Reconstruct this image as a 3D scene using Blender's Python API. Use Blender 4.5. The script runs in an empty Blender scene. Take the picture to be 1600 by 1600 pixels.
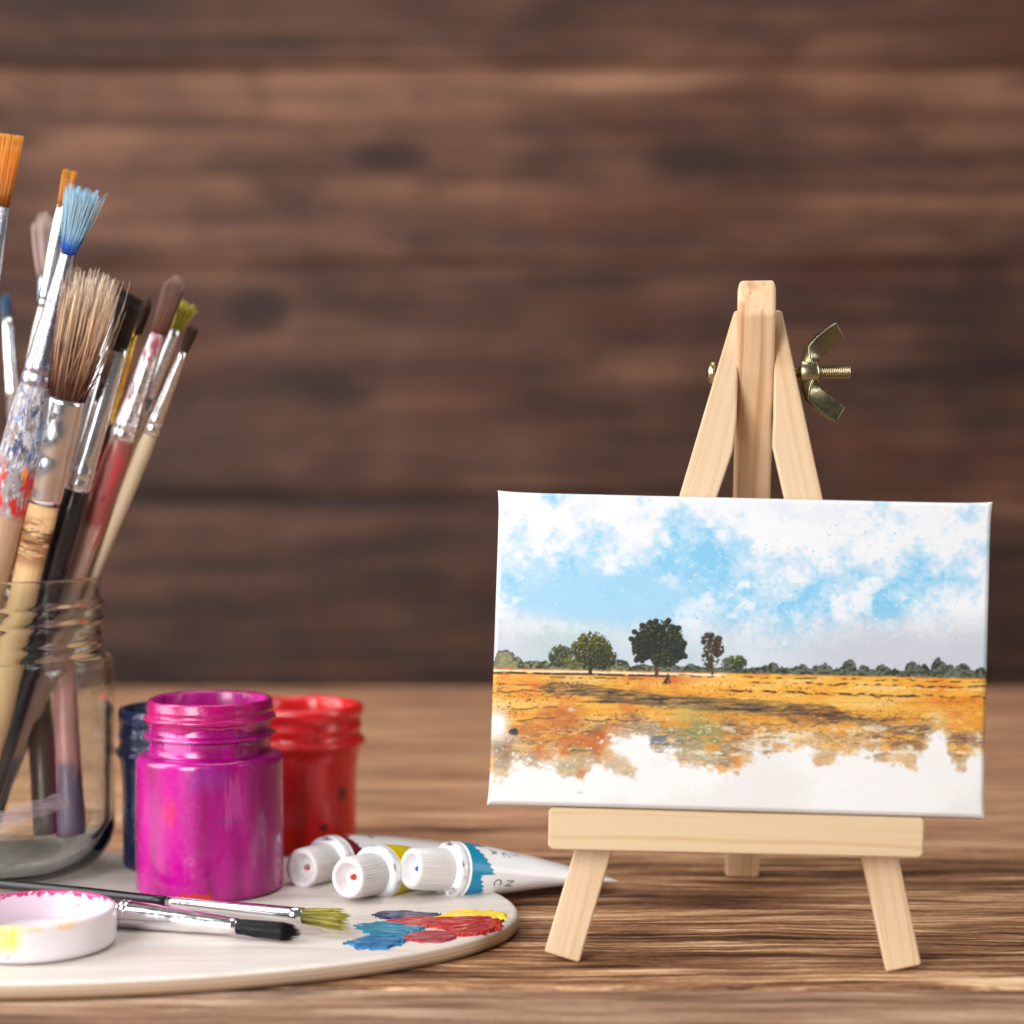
import bpy, bmesh, math, random
import numpy as np
from mathutils import Vector, Matrix

SC = bpy.context.scene
COL = SC.collection
F = 2800.0          # focal length in photo pixels (1600 px wide photo)
HZ = 737.0          # eye level row in the photo
CAMH = 133.0        # eye height above the table, millimetres
R = math.radians

# ------------------------------------------------------------------ helpers
def P(px, py, D):
    """point (mm) seen at photo pixel px,py at distance D (mm)"""
    return Vector(((px - 800) / F * D, D, CAMH - (py - HZ) / F * D))

def G(px, py, z=0.0):
    """point (mm) on the horizontal plane z seen at pixel"""
    D = F * (CAMH - z) / (py - HZ)
    return P(px, py, D)

def S(r, g, b):
    """sRGB 0-255 to linear"""
    f = lambda c: ((c / 255) / 12.92) if c <= 10.3 else (((c / 255) + .055) / 1.055) ** 2.4
    return (f(r), f(g), f(b), 1.0)

def tag(o, label=None, cat=None, group=None, kind=None):
    if label: o['label'] = label
    if cat: o['category'] = cat
    if group: o['group'] = group
    if kind: o['kind'] = kind
    return o

def empty(name, loc_mm, label, cat, group=None, rot=None):
    o = bpy.data.objects.new(name, None)
    COL.objects.link(o)
    o.empty_display_size = .01
    if rot is None:
        o.location = Vector(loc_mm) * .001
    else:
        m = rot.to_4x4(); m.translation = Vector(loc_mm) * .001
        o.matrix_world = m
    return tag(o, label, cat, group)

def mk(name, verts, faces, mat, parent=None, smooth=True, frame=None, bevel=0, seg=2, sub=0):
    """mesh object from mm coordinates in the parent's space; frame = local frame (4x4, mm)"""
    me = bpy.data.meshes.new(name)
    if frame is not None:
        inv = frame.inverted()
        verts = [inv @ Vector(v) for v in verts]
    me.from_pydata([(v[0] * .001, v[1] * .001, v[2] * .001) for v in verts], [], faces)
    bm = bmesh.new(); bm.from_mesh(me)
    bmesh.ops.recalc_face_normals(bm, faces=bm.faces)
    bm.to_mesh(me); bm.free()
    me.update()
    if smooth: me.shade_smooth()
    o = bpy.data.objects.new(name, me)
    COL.objects.link(o)
    for m in (mat if isinstance(mat, (list, tuple)) else [mat]): me.materials.append(m)
    if parent: o.parent = parent
    if frame is not None:
        m = frame.copy(); m.translation = m.translation * .001
        o.matrix_local = m
    if bevel:
        b = o.modifiers.new('Bevel', 'BEVEL'); b.width = bevel * .001; b.segments = seg
        b.limit_method = 'ANGLE'; b.angle_limit = R(35)
        me.shade_smooth()
        w = o.modifiers.new('WN', 'WEIGHTED_NORMAL'); w.keep_sharp = True
    if sub:
        s = o.modifiers.new('Sub', 'SUBSURF'); s.levels = sub; s.render_levels = sub
    return o

def lathe(prof, n=72, fn=None, closed=False, cap0=True, cap1=True):
    """prof: list of (r,z). fn(r,z,a)->(r,z) deforms."""
    V, Fc = [], []
    m = len(prof)
    for (r, z) in prof:
        for k in range(n):
            a = 2 * math.pi * k / n
            rr, zz = fn(r, z, a) if fn else (r, z)
            V.append((rr * math.cos(a), rr * math.sin(a), zz))
    for i in range(m if closed else m - 1):
        j = (i + 1) % m
        for k in range(n):
            k2 = (k + 1) % n
            Fc.append((i * n + k, i * n + k2, j * n + k2, j * n + k))
    if not closed:
        if cap0: Fc.append(tuple(range(n - 1, -1, -1)))
        if cap1: Fc.append(tuple((m - 1) * n + k for k in range(n)))
    return V, Fc

def arc(cx, cz, r, a0, a1, n):
    return [(cx + r * math.cos(R(a0 + (a1 - a0) * i / n)), cz + r * math.sin(R(a0 + (a1 - a0) * i / n))) for i in range(n + 1)]

def sweep(st, n=24, e=2.0):
    """stations (z, cx, hw, hd[, e]) -> closed tube along local z"""
    V, Fc = [], []
    for s in st:
        z, cx, hw, hd = s[:4]; ee = s[4] if len(s) > 4 else e
        for k in range(n):
            a = 2 * math.pi * k / n
            c, sn = math.cos(a), math.sin(a)
            V.append((cx + hw * math.copysign(abs(c) ** (2 / ee), c), hd * math.copysign(abs(sn) ** (2 / ee), sn), z))
    for i in range(len(st) - 1):
        for k in range(n):
            k2 = (k + 1) % n
            Fc.append((i * n + k, i * n + k2, (i + 1) * n + k2, (i + 1) * n + k))
    Fc.append(tuple(range(n - 1, -1, -1)))
    Fc.append(tuple((len(st) - 1) * n + k for k in range(n)))
    return V, Fc

def prism(poly, back):
    """front polygon (mm points) extruded by vector back"""
    n = len(poly)
    V = [Vector(p) for p in poly] + [Vector(p) + back for p in poly]
    Fc = [tuple(range(n)), tuple(range(2 * n - 1, n - 1, -1))]
    for i in range(n):
        j = (i + 1) % n
        Fc.append((i, n + i, n + j, j))
    return V, Fc

# ------------------------------------------------------------------ numpy noise
class Lat:
    def __init__(s, seed): s.t = np.random.RandomState(seed).rand(256, 256)
    def __call__(s, x, y):
        xi = np.floor(x).astype(int); yi = np.floor(y).astype(int)
        fx = x - xi; fy = y - yi
        fx = fx * fx * (3 - 2 * fx); fy = fy * fy * (3 - 2 * fy)
        g = lambda a, b: s.t[a % 256, b % 256]
        return (g(xi, yi) * (1 - fx) + g(xi + 1, yi) * fx) * (1 - fy) + (g(xi, yi + 1) * (1 - fx) + g(xi + 1, yi + 1) * fx) * fy

def fbm(x, y, seed, octv=4, gain=.5):
    L = Lat(seed); v = 0; a = 1; t = 0
    for i in range(octv):
        v = v + a * L(x * 2 ** i + 17.3 * i, y * 2 ** i + 9.1 * i); t += a; a *= gain
    return v / t

def sst(a, b, x):
    t = np.clip((x - a) / (b - a), 0, 1)
    return t * t * (3 - 2 * t)

# ------------------------------------------------------------------ material helpers
class NT:
    def __init__(s, name):
        s.m = bpy.data.materials.new(name); s.m.use_nodes = True
        s.t = s.m.node_tree; s.t.nodes.clear()
        s.out = s.t.nodes.new('ShaderNodeOutputMaterial')
    def n(s, typ, **k):
        nd = s.t.nodes.new(typ)
        for a, b in k.items(): setattr(nd, a, b)
        return nd
    def l(s, a, b): s.t.links.new(a, b)
    def val(s, sock, v):
        if hasattr(v, 'links') or isinstance(v, bpy.types.NodeSocket): s.l(v, sock)
        else: sock.default_value = v
    def coord(s, scale=(1, 1, 1), loc=(0, 0, 0), rot=(0, 0, 0), src='Object'):
        """coordinates in millimetres of the part"""
        tc = s.n('ShaderNodeTexCoord'); mp = s.n('ShaderNodeMapping')
        mp.inputs['Scale'].default_value = [c * 1000 for c in scale] if src == 'Object' else scale
        mp.inputs['Location'].default_value = loc; mp.inputs['Rotation'].default_value = rot
        s.l(tc.outputs[src], mp.inputs['Vector'])
        return mp.outputs['Vector']
    def noise(s, vec, scale=1, detail=4, rough=.55, dist=0, lac=2):
        nd = s.n('ShaderNodeTexNoise')
        s.l(vec, nd.inputs['Vector'])
        nd.inputs['Scale'].default_value = scale; nd.inputs['Detail'].default_value = detail
        nd.inputs['Roughness'].default_value = rough; nd.inputs['Distortion'].default_value = dist
        nd.inputs['Lacunarity'].default_value = lac
        return nd.outputs['Fac']
    def ramp(s, fac, stops, interp='LINEAR'):
        nd = s.n('ShaderNodeValToRGB'); cr = nd.color_ramp; cr.interpolation = interp
        while len(cr.elements) < len(stops): cr.elements.new(.5)
        for e, (p, c) in zip(cr.elements, stops):
            e.position = p
            e.color = (c, c, c, 1) if isinstance(c, (int, float)) else c
        s.l(fac, nd.inputs['Fac'])
        return nd.outputs['Color']
    def mix(s, fac, a, b, mode='MIX'):
        nd = s.n('ShaderNodeMix', data_type='RGBA', blend_type=mode)
        s.val(nd.inputs[0], fac); s.val(nd.inputs[6], a); s.val(nd.inputs[7], b)
        return nd.outputs[2]
    def math(s, op, a, b=0.0, c=None):
        nd = s.n('ShaderNodeMath', operation=op)
        s.val(nd.inputs[0], a); s.val(nd.inputs[1], b)
        if c is not None: s.val(nd.inputs[2], c)
        return nd.outputs[0]
    def sep(s, vec):
        nd = s.n('ShaderNodeSeparateXYZ'); s.l(vec, nd.inputs[0]); return nd.outputs
    def rng(s, v, a, b, c=0.0, d=1.0, smooth=True):
        nd = s.n('ShaderNodeMapRange', interpolation_type='SMOOTHSTEP' if smooth else 'LINEAR')
        s.val(nd.inputs[0], v)
        for i, q in enumerate((a, b, c, d)): nd.inputs[i + 1].default_value = q
        return nd.outputs[0]
    def bump(s, h, strength=.3, dist=.1):
        nd = s.n('ShaderNodeBump'); nd.inputs['Strength'].default_value = strength
        nd.inputs['Distance'].default_value = dist * .001
        s.l(h, nd.inputs['Height']); return nd.outputs['Normal']
    def pbr(s, color, rough=.5, metal=0., normal=None, coat=0., sss=0., spec=.5, trans=0., ior=1.5, sssr=(.002, .001, .001), coatr=.05):
        b = s.n('ShaderNodeBsdfPrincipled')
        s.val(b.inputs['Base Color'], color); s.val(b.inputs['Roughness'], rough); s.val(b.inputs['Metallic'], metal)
        b.inputs['Coat Weight'].default_value = coat; b.inputs['Coat Roughness'].default_value = coatr
        b.inputs['Specular IOR Level'].default_value = spec
        b.inputs['Transmission Weight'].default_value = trans; b.inputs['IOR'].default_value = ior
        if sss:
            b.inputs['Subsurface Weight'].default_value = sss
            b.inputs['Subsurface Radius'].default_value = (1, .6, .5); b.inputs['Subsurface Scale'].default_value = .002
        if normal is not None: s.l(normal, b.inputs['Normal'])
        s.l(b.outputs[0], s.out.inputs['Surface'])
        s.b = b
        return s.m

def plain(name, col, rough=.5, metal=0., coat=0., var=.12, scale=.6, bump=0., sss=0.):
    m = NT(name); v = m.coord()
    n = m.noise(v, scale, 5, .6)
    dark = tuple(c * (1 - var * 2) for c in col[:3]) + (1,)
    c = m.mix(m.rng(n, .3, .7), dark, col)
    nm = m.bump(m.noise(v, scale * 3, 4, .6), bump, .2) if bump else None
    return m.pbr(c, rough, metal, nm, coat, sss)

# ------------------------------------------------------------------ materials
def mat_table():
    m = NT('burnt_brushed_wood')
    v = m.coord((1, 1, 1))
    xyz = m.sep(v)
    # slow warp so that the grain wanders
    warp = m.noise(m.coord((.009, .02, .02)), 1, 4, .55)
    y = m.math('ADD', xyz['Y'], m.math('MULTIPLY', warp, 20.0))
    cb = m.n('ShaderNodeCombineXYZ')
    m.l(m.math('MULTIPLY', xyz['X'], .010), cb.inputs[0]); m.l(m.math('MULTIPLY', y, .16), cb.inputs[1])
    g1 = m.noise(cb.outputs[0], 1, 4, .62)
    cb2 = m.n('ShaderNodeCombineXYZ')
    m.l(m.math('MULTIPLY', xyz['X'], .022), cb2.inputs[0]); m.l(m.math('MULTIPLY', y, .42), cb2.inputs[1])
    g2 = m.noise(cb2.outputs[0], 1, 5, .6)
    pore = m.noise(m.coord((.35, 1.1, 1)), 1, 3, .6)
    cb3 = m.n('ShaderNodeCombineXYZ')
    m.l(m.math('MULTIPLY', xyz['X'], .004), cb3.inputs[0]); m.l(m.math('MULTIPLY', y, .045), cb3.inputs[1])
    g3 = m.noise(cb3.outputs[0], 1, 3, .5)
    s = m.math('ADD', m.math('MULTIPLY', g1, .48), m.math('MULTIPLY', g2, .56))
    s = m.math('ADD', s, m.math('MULTIPLY', m.math('SUBTRACT', pore, .5), .16))
    s = m.math('ADD', s, m.math('MULTIPLY', m.math('SUBTRACT', g3, .5), .36))
    s = m.math('SUBTRACT', s, .025)
    col = m.ramp(s, [(.33, S(34, 18, 11)), (.41, S(78, 48, 30)), (.47, S(128, 88, 59)), (.53, S(164, 120, 85)), (.59, S(216, 172, 130)), (.67, S(248, 216, 176))])
    # planks: middle one burnt dark, the rear ones pale and worn, the front one grey
    back = m.rng(xyz['Y'], 612, 640)
    pale = m.ramp(s, [(.36, S(110, 72, 50)), (.46, S(178, 130, 98)), (.56, S(214, 164, 128)), (.68, S(250, 212, 176))])
    col = m.mix(m.math('MULTIPLY', back, .9), col, pale)
    front = m.rng(xyz['Y'], 463, 459)
    grey = m.ramp(s, [(.34, S(62, 42, 31)), (.45, S(132, 98, 76)), (.55, S(162, 130, 106)), (.68, S(204, 178, 156))])
    col = m.mix(m.math('MULTIPLY', front, .9), col, grey)
    # dark knots and soot patches
    kn = m.noise(m.coord((.012, .03, .03), loc=(3.1, .4, 0)), 1, 3, .5)
    col = m.mix(m.rng(kn, .60, .74, 0, .75), col, S(48, 30, 20))
    h = m.math('ADD', m.math('MULTIPLY', g1, .7), m.math('MULTIPLY', g2, .5))
    return m.pbr(col, m.rng(g2, .3, .7, .72, .55), 0, m.bump(h, .8, 1.6), 0, 0, .28)

def mat_wall():
    m = NT('dark_stained_planks')
    v = m.coord((.787, .787, .787), loc=(0, 0, 28.3)); xyz = m.sep(v)
    warp = m.noise(m.coord((.0047, .0047, .0094)), 1, 3, .5)
    z = m.math('ADD', xyz['Z'], m.math('MULTIPLY', warp, 14.0))
    cb = m.n('ShaderNodeCombineXYZ'); m.l(m.math('MULTIPLY', xyz['X'], .0052), cb.inputs[0]); m.l(m.math('MULTIPLY', z, .10), cb.inputs[2])
    g1 = m.noise(cb.outputs[0], 1, 5, .62)
    cb2 = m.n('ShaderNodeCombineXYZ'); m.l(m.math('MULTIPLY', xyz['X'], .0024), cb2.inputs[0]); m.l(m.math('MULTIPLY', z, .022), cb2.inputs[2])
    g2 = m.noise(cb2.outputs[0], 1, 4, .55)
    g5 = m.noise(m.coord((.0115, .01, .019), loc=(4.4, 0, 1.2)), 1, 3, .55)
    s = m.math('ADD', m.math('MULTIPLY', g1, .40), m.math('MULTIPLY', g2, .34))
    s = m.math('ADD', s, m.math('MULTIPLY', g5, .26))
    for zc, wd, am in ((118, 3, .025), (261, 3, .055), (383, 3, -.045)):      # each board has its own tone
        s = m.math('ADD', s, m.rng(xyz['Z'], zc - wd, zc + wd, 0, am))
    s = m.math('SUBTRACT', s, .03)
    sx = m.noise(m.coord((.004, .004, .004), loc=(3.3, 0, 0)), 1, 2)
    for zc, wd, am in ((371, 9, .09), (107, 6, .07), (338, 5, .06), (300, 6, .05), (205, 7, .05), (60, 8, .05)):
        dz = m.math('MULTIPLY', m.math('SUBTRACT', z, zc + 7), 1 / wd)
        s = m.math('ADD', s, m.math('MULTIPLY', m.rng(m.math('MULTIPLY', dz, dz), 1.6, 0, 0, am), m.rng(sx, .38, .6, .25, 1)))
    col = m.ramp(s, [(.34, S(31, 18, 14)), (.44, S(59, 37, 29)), (.54, S(92, 61, 47)), (.64, S(132, 93, 71)), (.76, S(176, 131, 100))])
    kn = m.noise(m.coord((.0079, .0079, .0142), loc=(1.7, 0, 2.2)), 1, 2, .5)
    col = m.mix(m.rng(kn, .57, .72, 0, .8), col, S(58, 34, 27))
    for kx, kz, rx, rz, am in ((-75, 319, 26, 11, .8), (110, 317, 34, 12, .75), (-159, 222, 20, 14, .85), (-110, 171, 24, 9, .6), (150, 360, 40, 10, .5), (-250, 120, 30, 12, .5), (180, 60, 30, 9, .5), (-60, 60, 26, 10, .6)):
        gx = m.math('MULTIPLY', m.math('SUBTRACT', m.math('ADD', xyz['X'], m.math('MULTIPLY', warp, 24.0)), kx + 12), 1 / rx); gz = m.math('MULTIPLY', m.math('SUBTRACT', z, kz + 15), 1 / rz)
        dd = m.math('ADD', m.math('MULTIPLY', gx, gx), m.math('MULTIPLY', gz, gz))
        col = m.mix(m.rng(dd, 1.6, .2, 0, am), col, S(40, 22, 18))
    rd = m.noise(m.coord((.004, .008, .0157), loc=(7.7, 0, 4.2)), 1, 2, .5)
    col = m.mix(m.rng(rd, .52, .7, 0, .4), col, S(92, 46, 30))
    return m.pbr(col, .6, 0, m.bump(g1, .6, 2.0), 0, 0, .3)

def mat_pine(name, light=S(210, 182, 149), dark=S(194, 157, 117), sc=1.0, seed=0.0):
    """grain along local z"""
    m = NT(name); v = m.coord((1, 1, 1), loc=(seed, seed * .7, seed * 3)); xyz = m.sep(v)
    w = m.noise(m.coord((.06, .06, .012), loc=(seed, 0, seed)), 1, 2, .5)
    cb = m.n('ShaderNodeCombineXYZ')
    x = m.math('ADD', xyz['X'], m.math('MULTIPLY', w, 7.0))
    m.l(m.math('MULTIPLY', x, .55 * sc), cb.inputs[0]); m.l(m.math('MULTIPLY', xyz['Y'], .5 * sc), cb.inputs[1]); m.l(m.math('MULTIPLY', xyz['Z'], .006 * sc), cb.inputs[2])
    g = m.noise(cb.outputs[0], 1, 2, .45)
    fine = m.noise(m.coord((3.2, 3.2, .07)), 1, 4, .6)
    c = m.mix(m.rng(g, .45, .72, 0, .75), light, dark)
    c = m.mix(m.rng(fine, .5, .85, 0, .28), c, S(196, 150, 102))
    kn = m.noise(m.coord((.09, .09, .05), loc=(seed * 2, 3, 1)), 1, 2)
    c = m.mix(m.rng(kn, .6, .75, 0, .4), c, S(224, 176, 120))
    return m.pbr(c, .52, 0, m.bump(fine, .18, .12), 0, .08, .35)

def mat_metal(name, col=(.82, .82, .84, 1), rough=.16, stain=None, amt=0., thr=.55, sc=.16, zs=.05):
    m = NT(name); v = m.coord()
    n = m.noise(v, .5, 5, .65)
    rg = m.rng(n, .3, .75, rough, rough + .14)
    scr = m.noise(m.coord((2.5, 2.5, .25)), 1, 4, .6)
    if stain is None:
        return m.pbr(m.mix(m.rng(n, .35, .8, 0, .25), col, (col[0] * .7, col[1] * .68, col[2] * .66, 1)), rg, 1., m.bump(scr, .08, .05))
    k = m.noise(m.coord((sc, sc, zs)), 1, 6, .68)
    f = m.rng(k, thr, thr + .06, 0, amt)
    k2 = m.noise(m.coord((sc * 3, sc * 3, zs * 3), loc=(5, 2, 1)), 1, 4)
    sc2 = m.mix(m.rng(k2, .35, .65), stain[0], stain[1])
    c = m.mix(f, col, sc2)
    return m.pbr(c, m.math('ADD', rg, m.math('MULTIPLY', f, .35)), m.math('SUBTRACT', 1., f), m.bump(m.math('ADD', k, scr), .25, .25))

def mat_handle(name, base, stains=(), rough=.4, grain=.25, coat=.2, b=None):
    """stains: (colour, z0, z1 (local mm), threshold, amount, xyscale, zscale)"""
    m = NT(name); v = m.coord(); xyz = m.sep(v)
    g = m.noise(m.coord((1.4, 1.4, .05)), 1, 5, .65)
    c = m.mix(m.rng(g, .4, .75, 0, grain * 2), base, tuple(q * .62 for q in base[:3]) + (1,))
    hsum = g
    for i, (sc, z0, z1, th, am, xs, zs) in enumerate(stains):
        if b: z0, z1 = sorted((b.zpx(z0), b.zpx(z1)))
        k = m.noise(m.coord((xs, xs, zs), loc=(i * 3.7 + 1, i * 1.3, i * 2.1)), 1, 6, .66)
        f = m.math('MULTIPLY', m.rng(k, th, th + .05, 0, am), m.math('MULTIPLY', m.rng(xyz['Z'], z0 - 2, z0 + 2), m.rng(xyz['Z'], z1 + 2, z1 - 2)))
        c = m.mix(f, c, sc)
        hsum = m.math('ADD', hsum, m.math('MULTIPLY', f, .8))
    return m.pbr(c, rough, 0, m.bump(hsum, .35, .3), coat, 0, .45)

def mat_hair(name, stops, rough=.45, spec=.4, L=30.0, spread=.55):
    """colour along the tuft (attribute 'along' 0 root..1 tip), varied hair by hair (attribute 'shade')"""
    m = NT(name)
    a = m.n('ShaderNodeAttribute', attribute_name='along'); b = m.n('ShaderNodeAttribute', attribute_name='shade')
    c = m.ramp(a.outputs['Fac'], stops)
    k = m.rng(b.outputs['Fac'], 0, 1, 1 - spread, 1 + spread * .55, False)
    mm = m.n('ShaderNodeMix', data_type='RGBA', blend_type='MULTIPLY'); mm.inputs[0].default_value = 1
    m.l(c, mm.inputs[6]); m.l(k, mm.inputs[7])
    return m.pbr(mm.outputs[2], rough, 0, None, 0, 0, spec)

def mat_glass():
    m = NT('clear_glass')
    g = m.n('ShaderNodeBsdfGlass'); g.inputs['Color'].default_value = (.968, .988, .976, 1)
    g.inputs['Roughness'].default_value = 0.0; g.inputs['IOR'].default_value = 1.48
    n = m.noise(m.coord((.08, .08, .05)), 1, 3, .5)
    m.l(m.bump(n, .12, .6), g.inputs['Normal'])
    m.l(g.outputs[0], m.out.inputs['Surface'])
    return m.m

# ------------------------------------------------------------------ setting
def build_setting():
    # table top: one sheet of planks, profile across Y with V grooves
    gro = [294, 461, 628, 800, 965]
    ys = []
    y = 200.0
    prof = []
    pts = sorted(set([200.0, 1100.0] + [g + d for g in gro for d in (-1.7, -.9, 0, .9, 1.7)] + list(np.arange(205, 1100, 15.0))))
    rnd = random.Random(3)
    def hz(y):
        d = min(abs(y - g) for g in gro)
        return -4.0 if d < .5 else (-1.2 if d < 1.2 else 0.0)
    xs = list(np.arange(-1000, 1001, 40.0))
    V, Fc = [], []
    for yy in pts:
        for x in xs: V.append((x, yy, hz(yy)))
    nx = len(xs)
    for i in range(len(pts) - 1):
        for k in range(nx - 1): Fc.append((i * nx + k, i * nx + k + 1, (i + 1) * nx + k + 1, (i + 1) * nx + k))
    # skirt and underside
    n0 = len(V)
    for yy in (200.0, 1100.0):
        for x in (-1000, 1000): V.append((x, yy, -28))
    last = (len(pts) - 1) * nx
    Fc.append((n0, n0 + 1, n0 + 3, n0 + 2))
    Fc.append(tuple(range(nx)) + (n0 + 1, n0))
    Fc.append(tuple(last + k for k in range(nx)) + (n0 + 3, n0 + 2))
    Fc.append(tuple(i * nx for i in range(len(pts))) + (n0 + 2, n0))
    Fc.append(tuple(i * nx + nx - 1 for i in range(len(pts))) + (n0 + 3, n0 + 1))
    t = mk('table_surface', V, Fc, mat_table(), smooth=False)
    tag(t, 'brown weathered plank table top with burnt streaky grain under everything', 'table', kind='structure')
    # wall
    zs = [-420, -70, 114, 296, 451, 620, 790, 960, 1130, 1300]
    V, Fc = [], []
    pz = []
    for a, b in zip(zs[:-1], zs[1:]): pz += [(a + 1.1, 9.0), (a + 1.3, 1.6), (a + 6, 0), (b - 6, 0), (b - 1.3, 1.6), (b - 1.1, 9.0)]
    for z, d in pz:
        for x in (-1800, 1800): V.append((x, 1400 + d, z))
    for i in range(len(pz) - 1): Fc.append((2 * i, 2 * i + 1, 2 * i + 3, 2 * i + 2))
    n0 = len(V)
    for z in (pz[0][0], pz[-1][0]):
        for x in (-1800, 1800): V.append((x, 1425, z))
    e = 2 * (len(pz) - 1)
    Fc += [(0, 1, n0 + 1, n0), (e, e + 1, n0 + 3, n0 + 2), (n0, n0 + 1, n0 + 3, n0 + 2)]
    Fc += [tuple(2 * i for i in range(len(pz))) + (n0 + 2, n0), tuple(2 * i + 1 for i in range(len(pz))) + (n0 + 3, n0 + 1)]
    w = mk('wall', V, Fc, mat_wall(), smooth=False)
    tag(w, 'dark brown wall of rough horizontal wooden boards behind the table', 'wall', kind='structure')

# ------------------------------------------------------------------ painting on canvas
QTL, QTR, QBR, QBL = (777, 765), (1552, 783), (1540, 1279), (760, 1257)

def painting_colors(nx, ny):
    U, V = np.meshgrid(np.linspace(0, 1, nx), np.linspace(0, 1, ny))
    bil = lambda i: (QTL[i] * (1 - U) + QTR[i] * U) * (1 - V) + (QBL[i] * (1 - U) + QBR[i] * U) * V
    X, Y = bil(0), bil(1)
    C = np.empty((ny, nx, 3))
    C[:] = (245, 247, 252)
    def lay(mask, col):
        nonlocal C
        c = np.asarray(col, float)
        C = C * (1 - mask[..., None]) + c * mask[..., None]
    fb = lambda sx, sy, seed, o=4, g=.5: fbm(X / sx + 40, Y / sy + 40, seed, o, g)
    n1, n2, n3 = fb(110, 80, 1), fb(30, 26, 2, 5, .6), fb(7, 7, 3, 3)
    nb = fb(46, 60, 4, 5, .6)
    # ---- sky
    lay(sst(.45, .7, n2) * .55, (226, 235, 247))
    blobs = [(965, 925, 150, 45, 1.0), (1090, 900, 90, 55, .9), (880, 862, 60, 40, .42), (862, 772, 26, 18, .75), (820, 870, 40, 45, .45),
             (1062, 838, 30, 45, .7), (1110, 812, 55, 35, .5), (1195, 960, 60, 40, .75), (1250, 950, 45, 35, .95), (1340, 945, 80, 45, .8),
             (1452, 905, 34, 45, 1.0), (1400, 935, 60, 35, .6), (1505, 915, 34, 22, .55), (1420, 835, 55, 40, .35), (1300, 900, 50, 40, .5),
             (800, 925, 36, 30, .6), (1150, 880, 60, 60, .45), (1510, 820, 24, 60, .3), (1225, 865, 26, 18, .4), (1010, 950, 120, 30, .55)]
    B = np.zeros_like(X)
    for cx, cy, rx, ry, a in blobs:
        B = B + a * np.exp(-(((X - cx) / rx) ** 2 + ((Y - cy) / ry) ** 2))
    B = np.clip(B, 0, 1.15)
    d = B * .85 + (n2 - .5) * 1.25 + (nb - .5) * 1.2 + (n3 - .5) * .7
    lay(sst(.05, .6, d) * .8, (196, 226, 248))
    lay(sst(.4, 1.2, d) * .9, (150, 212, 246))
    lay(sst(.85, 1.35, d) * .6, (122, 201, 242))
    # clear left-centre wash
    wash = np.clip(np.exp(-(((X - 950) / 150) ** 2 + ((Y - 938) / 42) ** 2)) * 1.4, 0, 1)
    lay(np.clip(wash * 1.1, 0, .9) * (.7 + .6 * n1), (168, 217, 247))
    # grey lavender towards the horizon
    hz = sst(945, 1030, Y) * (.35 + .9 * n1)
    left = sst(860, 780, X)
    lay(np.clip(hz, 0, .9) * .85, (190, 208, 220))
    lay(np.clip(hz * sst(1150, 1400, X), 0, .8), (204, 205, 217))
    lay(np.clip(sst(940, 1000, Y) * sst(900, 800, X) * (.2 + n2), 0, .7), (214, 214, 226))
    lay(np.clip(sst(960, 1000, Y) * np.exp(-((X - 880) / 60) ** 2) * n1, 0, .6), (186, 208, 206))
    cl = fb(40, 34, 9, 5, .62)
    lay(sst(.5, .72, cl) * sst(1040, 930, Y) * sst(.9, .4, wash) * .85, (247, 249, 253))
    # palette-knife streaks
    rs = np.random.RandomState(5)
    def disc(cx, cy, r, col, a=1., soft=.6, ring=False):
        i0 = np.clip(np.searchsorted(np.linspace(0, 1, nx), (cx - 768 - r - 14) / 775), 0, nx - 1); i1 = np.clip(int((cx - 758 + r + 14) / 765 * nx) + 2, 0, nx)
        j0 = np.clip(int((cy - 783 - r - 4) / 497 * ny) - 4, 0, ny - 1); j1 = np.clip(int((cy - 757 + r + 4) / 490 * ny) + 4, 1, ny)
        if i1 <= i0 or j1 <= j0: return
        dd = np.hypot(X[j0:j1, i0:i1] - cx, Y[j0:j1, i0:i1] - cy)
        mk_ = np.clip((r - dd) / soft + .5, 0, 1) * a
        if ring: mk_ = mk_ * (1 - .7 * np.clip((r * .55 - dd) / soft + .5, 0, 1))
        C[j0:j1, i0:i1] = C[j0:j1, i0:i1] * (1 - mk_[..., None]) + np.asarray(col, float) * mk_[..., None]
    for k in range(420):
        cx = rs.uniform(1130, 1535) if k % 5 else rs.uniform(780, 1535); cy = rs.uniform(860, 1010) if k % 5 else rs.uniform(790, 960)
        r = rs.choice([.7, .9, 1.2, 1.6, 2.4], p=[.35, .3, .2, .1, .05])
        disc(cx, cy, r, (250, 252, 254), rs.uniform(.4, .95), ring=r > 1.5)
    for k in range(160):
        cx = rs.uniform(1040, 1500); cy = rs.uniform(820, 970)
        disc(cx, cy, rs.uniform(.8, 2.0), (118, 196, 236), rs.uniform(.25, .7))
    # ---- field
    Yh = 1046 + (X - 768) * .0212
    yy = Y - Yh
    lay(sst(-1, 3, yy), (248, 247, 246))
    lay(sst(-1, 3, yy) * sst(.42, .66, n1) * .6, (238, 235, 232))
    f1 = fb(70, 12, 11, 4, .6); f2 = fb(22, 5, 12, 4, .6); f3 = fb(5, 2.2, 13, 3, .6); f4 = fb(55, 40, 14, 4)
    field = np.empty_like(C); field[:] = (248, 182, 66)
    def fl(mask, col):
        nonlocal field
        field = field * (1 - mask[..., None]) + np.asarray(col, float) * mask[..., None]
    fl(sst(.5, .72, f1) * .8, (250, 204, 118)); fl(sst(.52, .3, f1) * .6, (236, 152, 46))
    fl(sst(.55, .75, f4) * .7, (226, 124, 40))
    fl(np.exp(-(((X - 830) / 42) ** 2 + ((Y - 1078) / 14) ** 2)) * .75 * sst(.3, .6, f2), (222, 104, 24))
    fl(np.exp(-(((X - 1490) / 60) ** 2 + ((Y - 1100) / 22) ** 2)) * .7 * sst(.3, .6, f2), (228, 128, 32))
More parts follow.
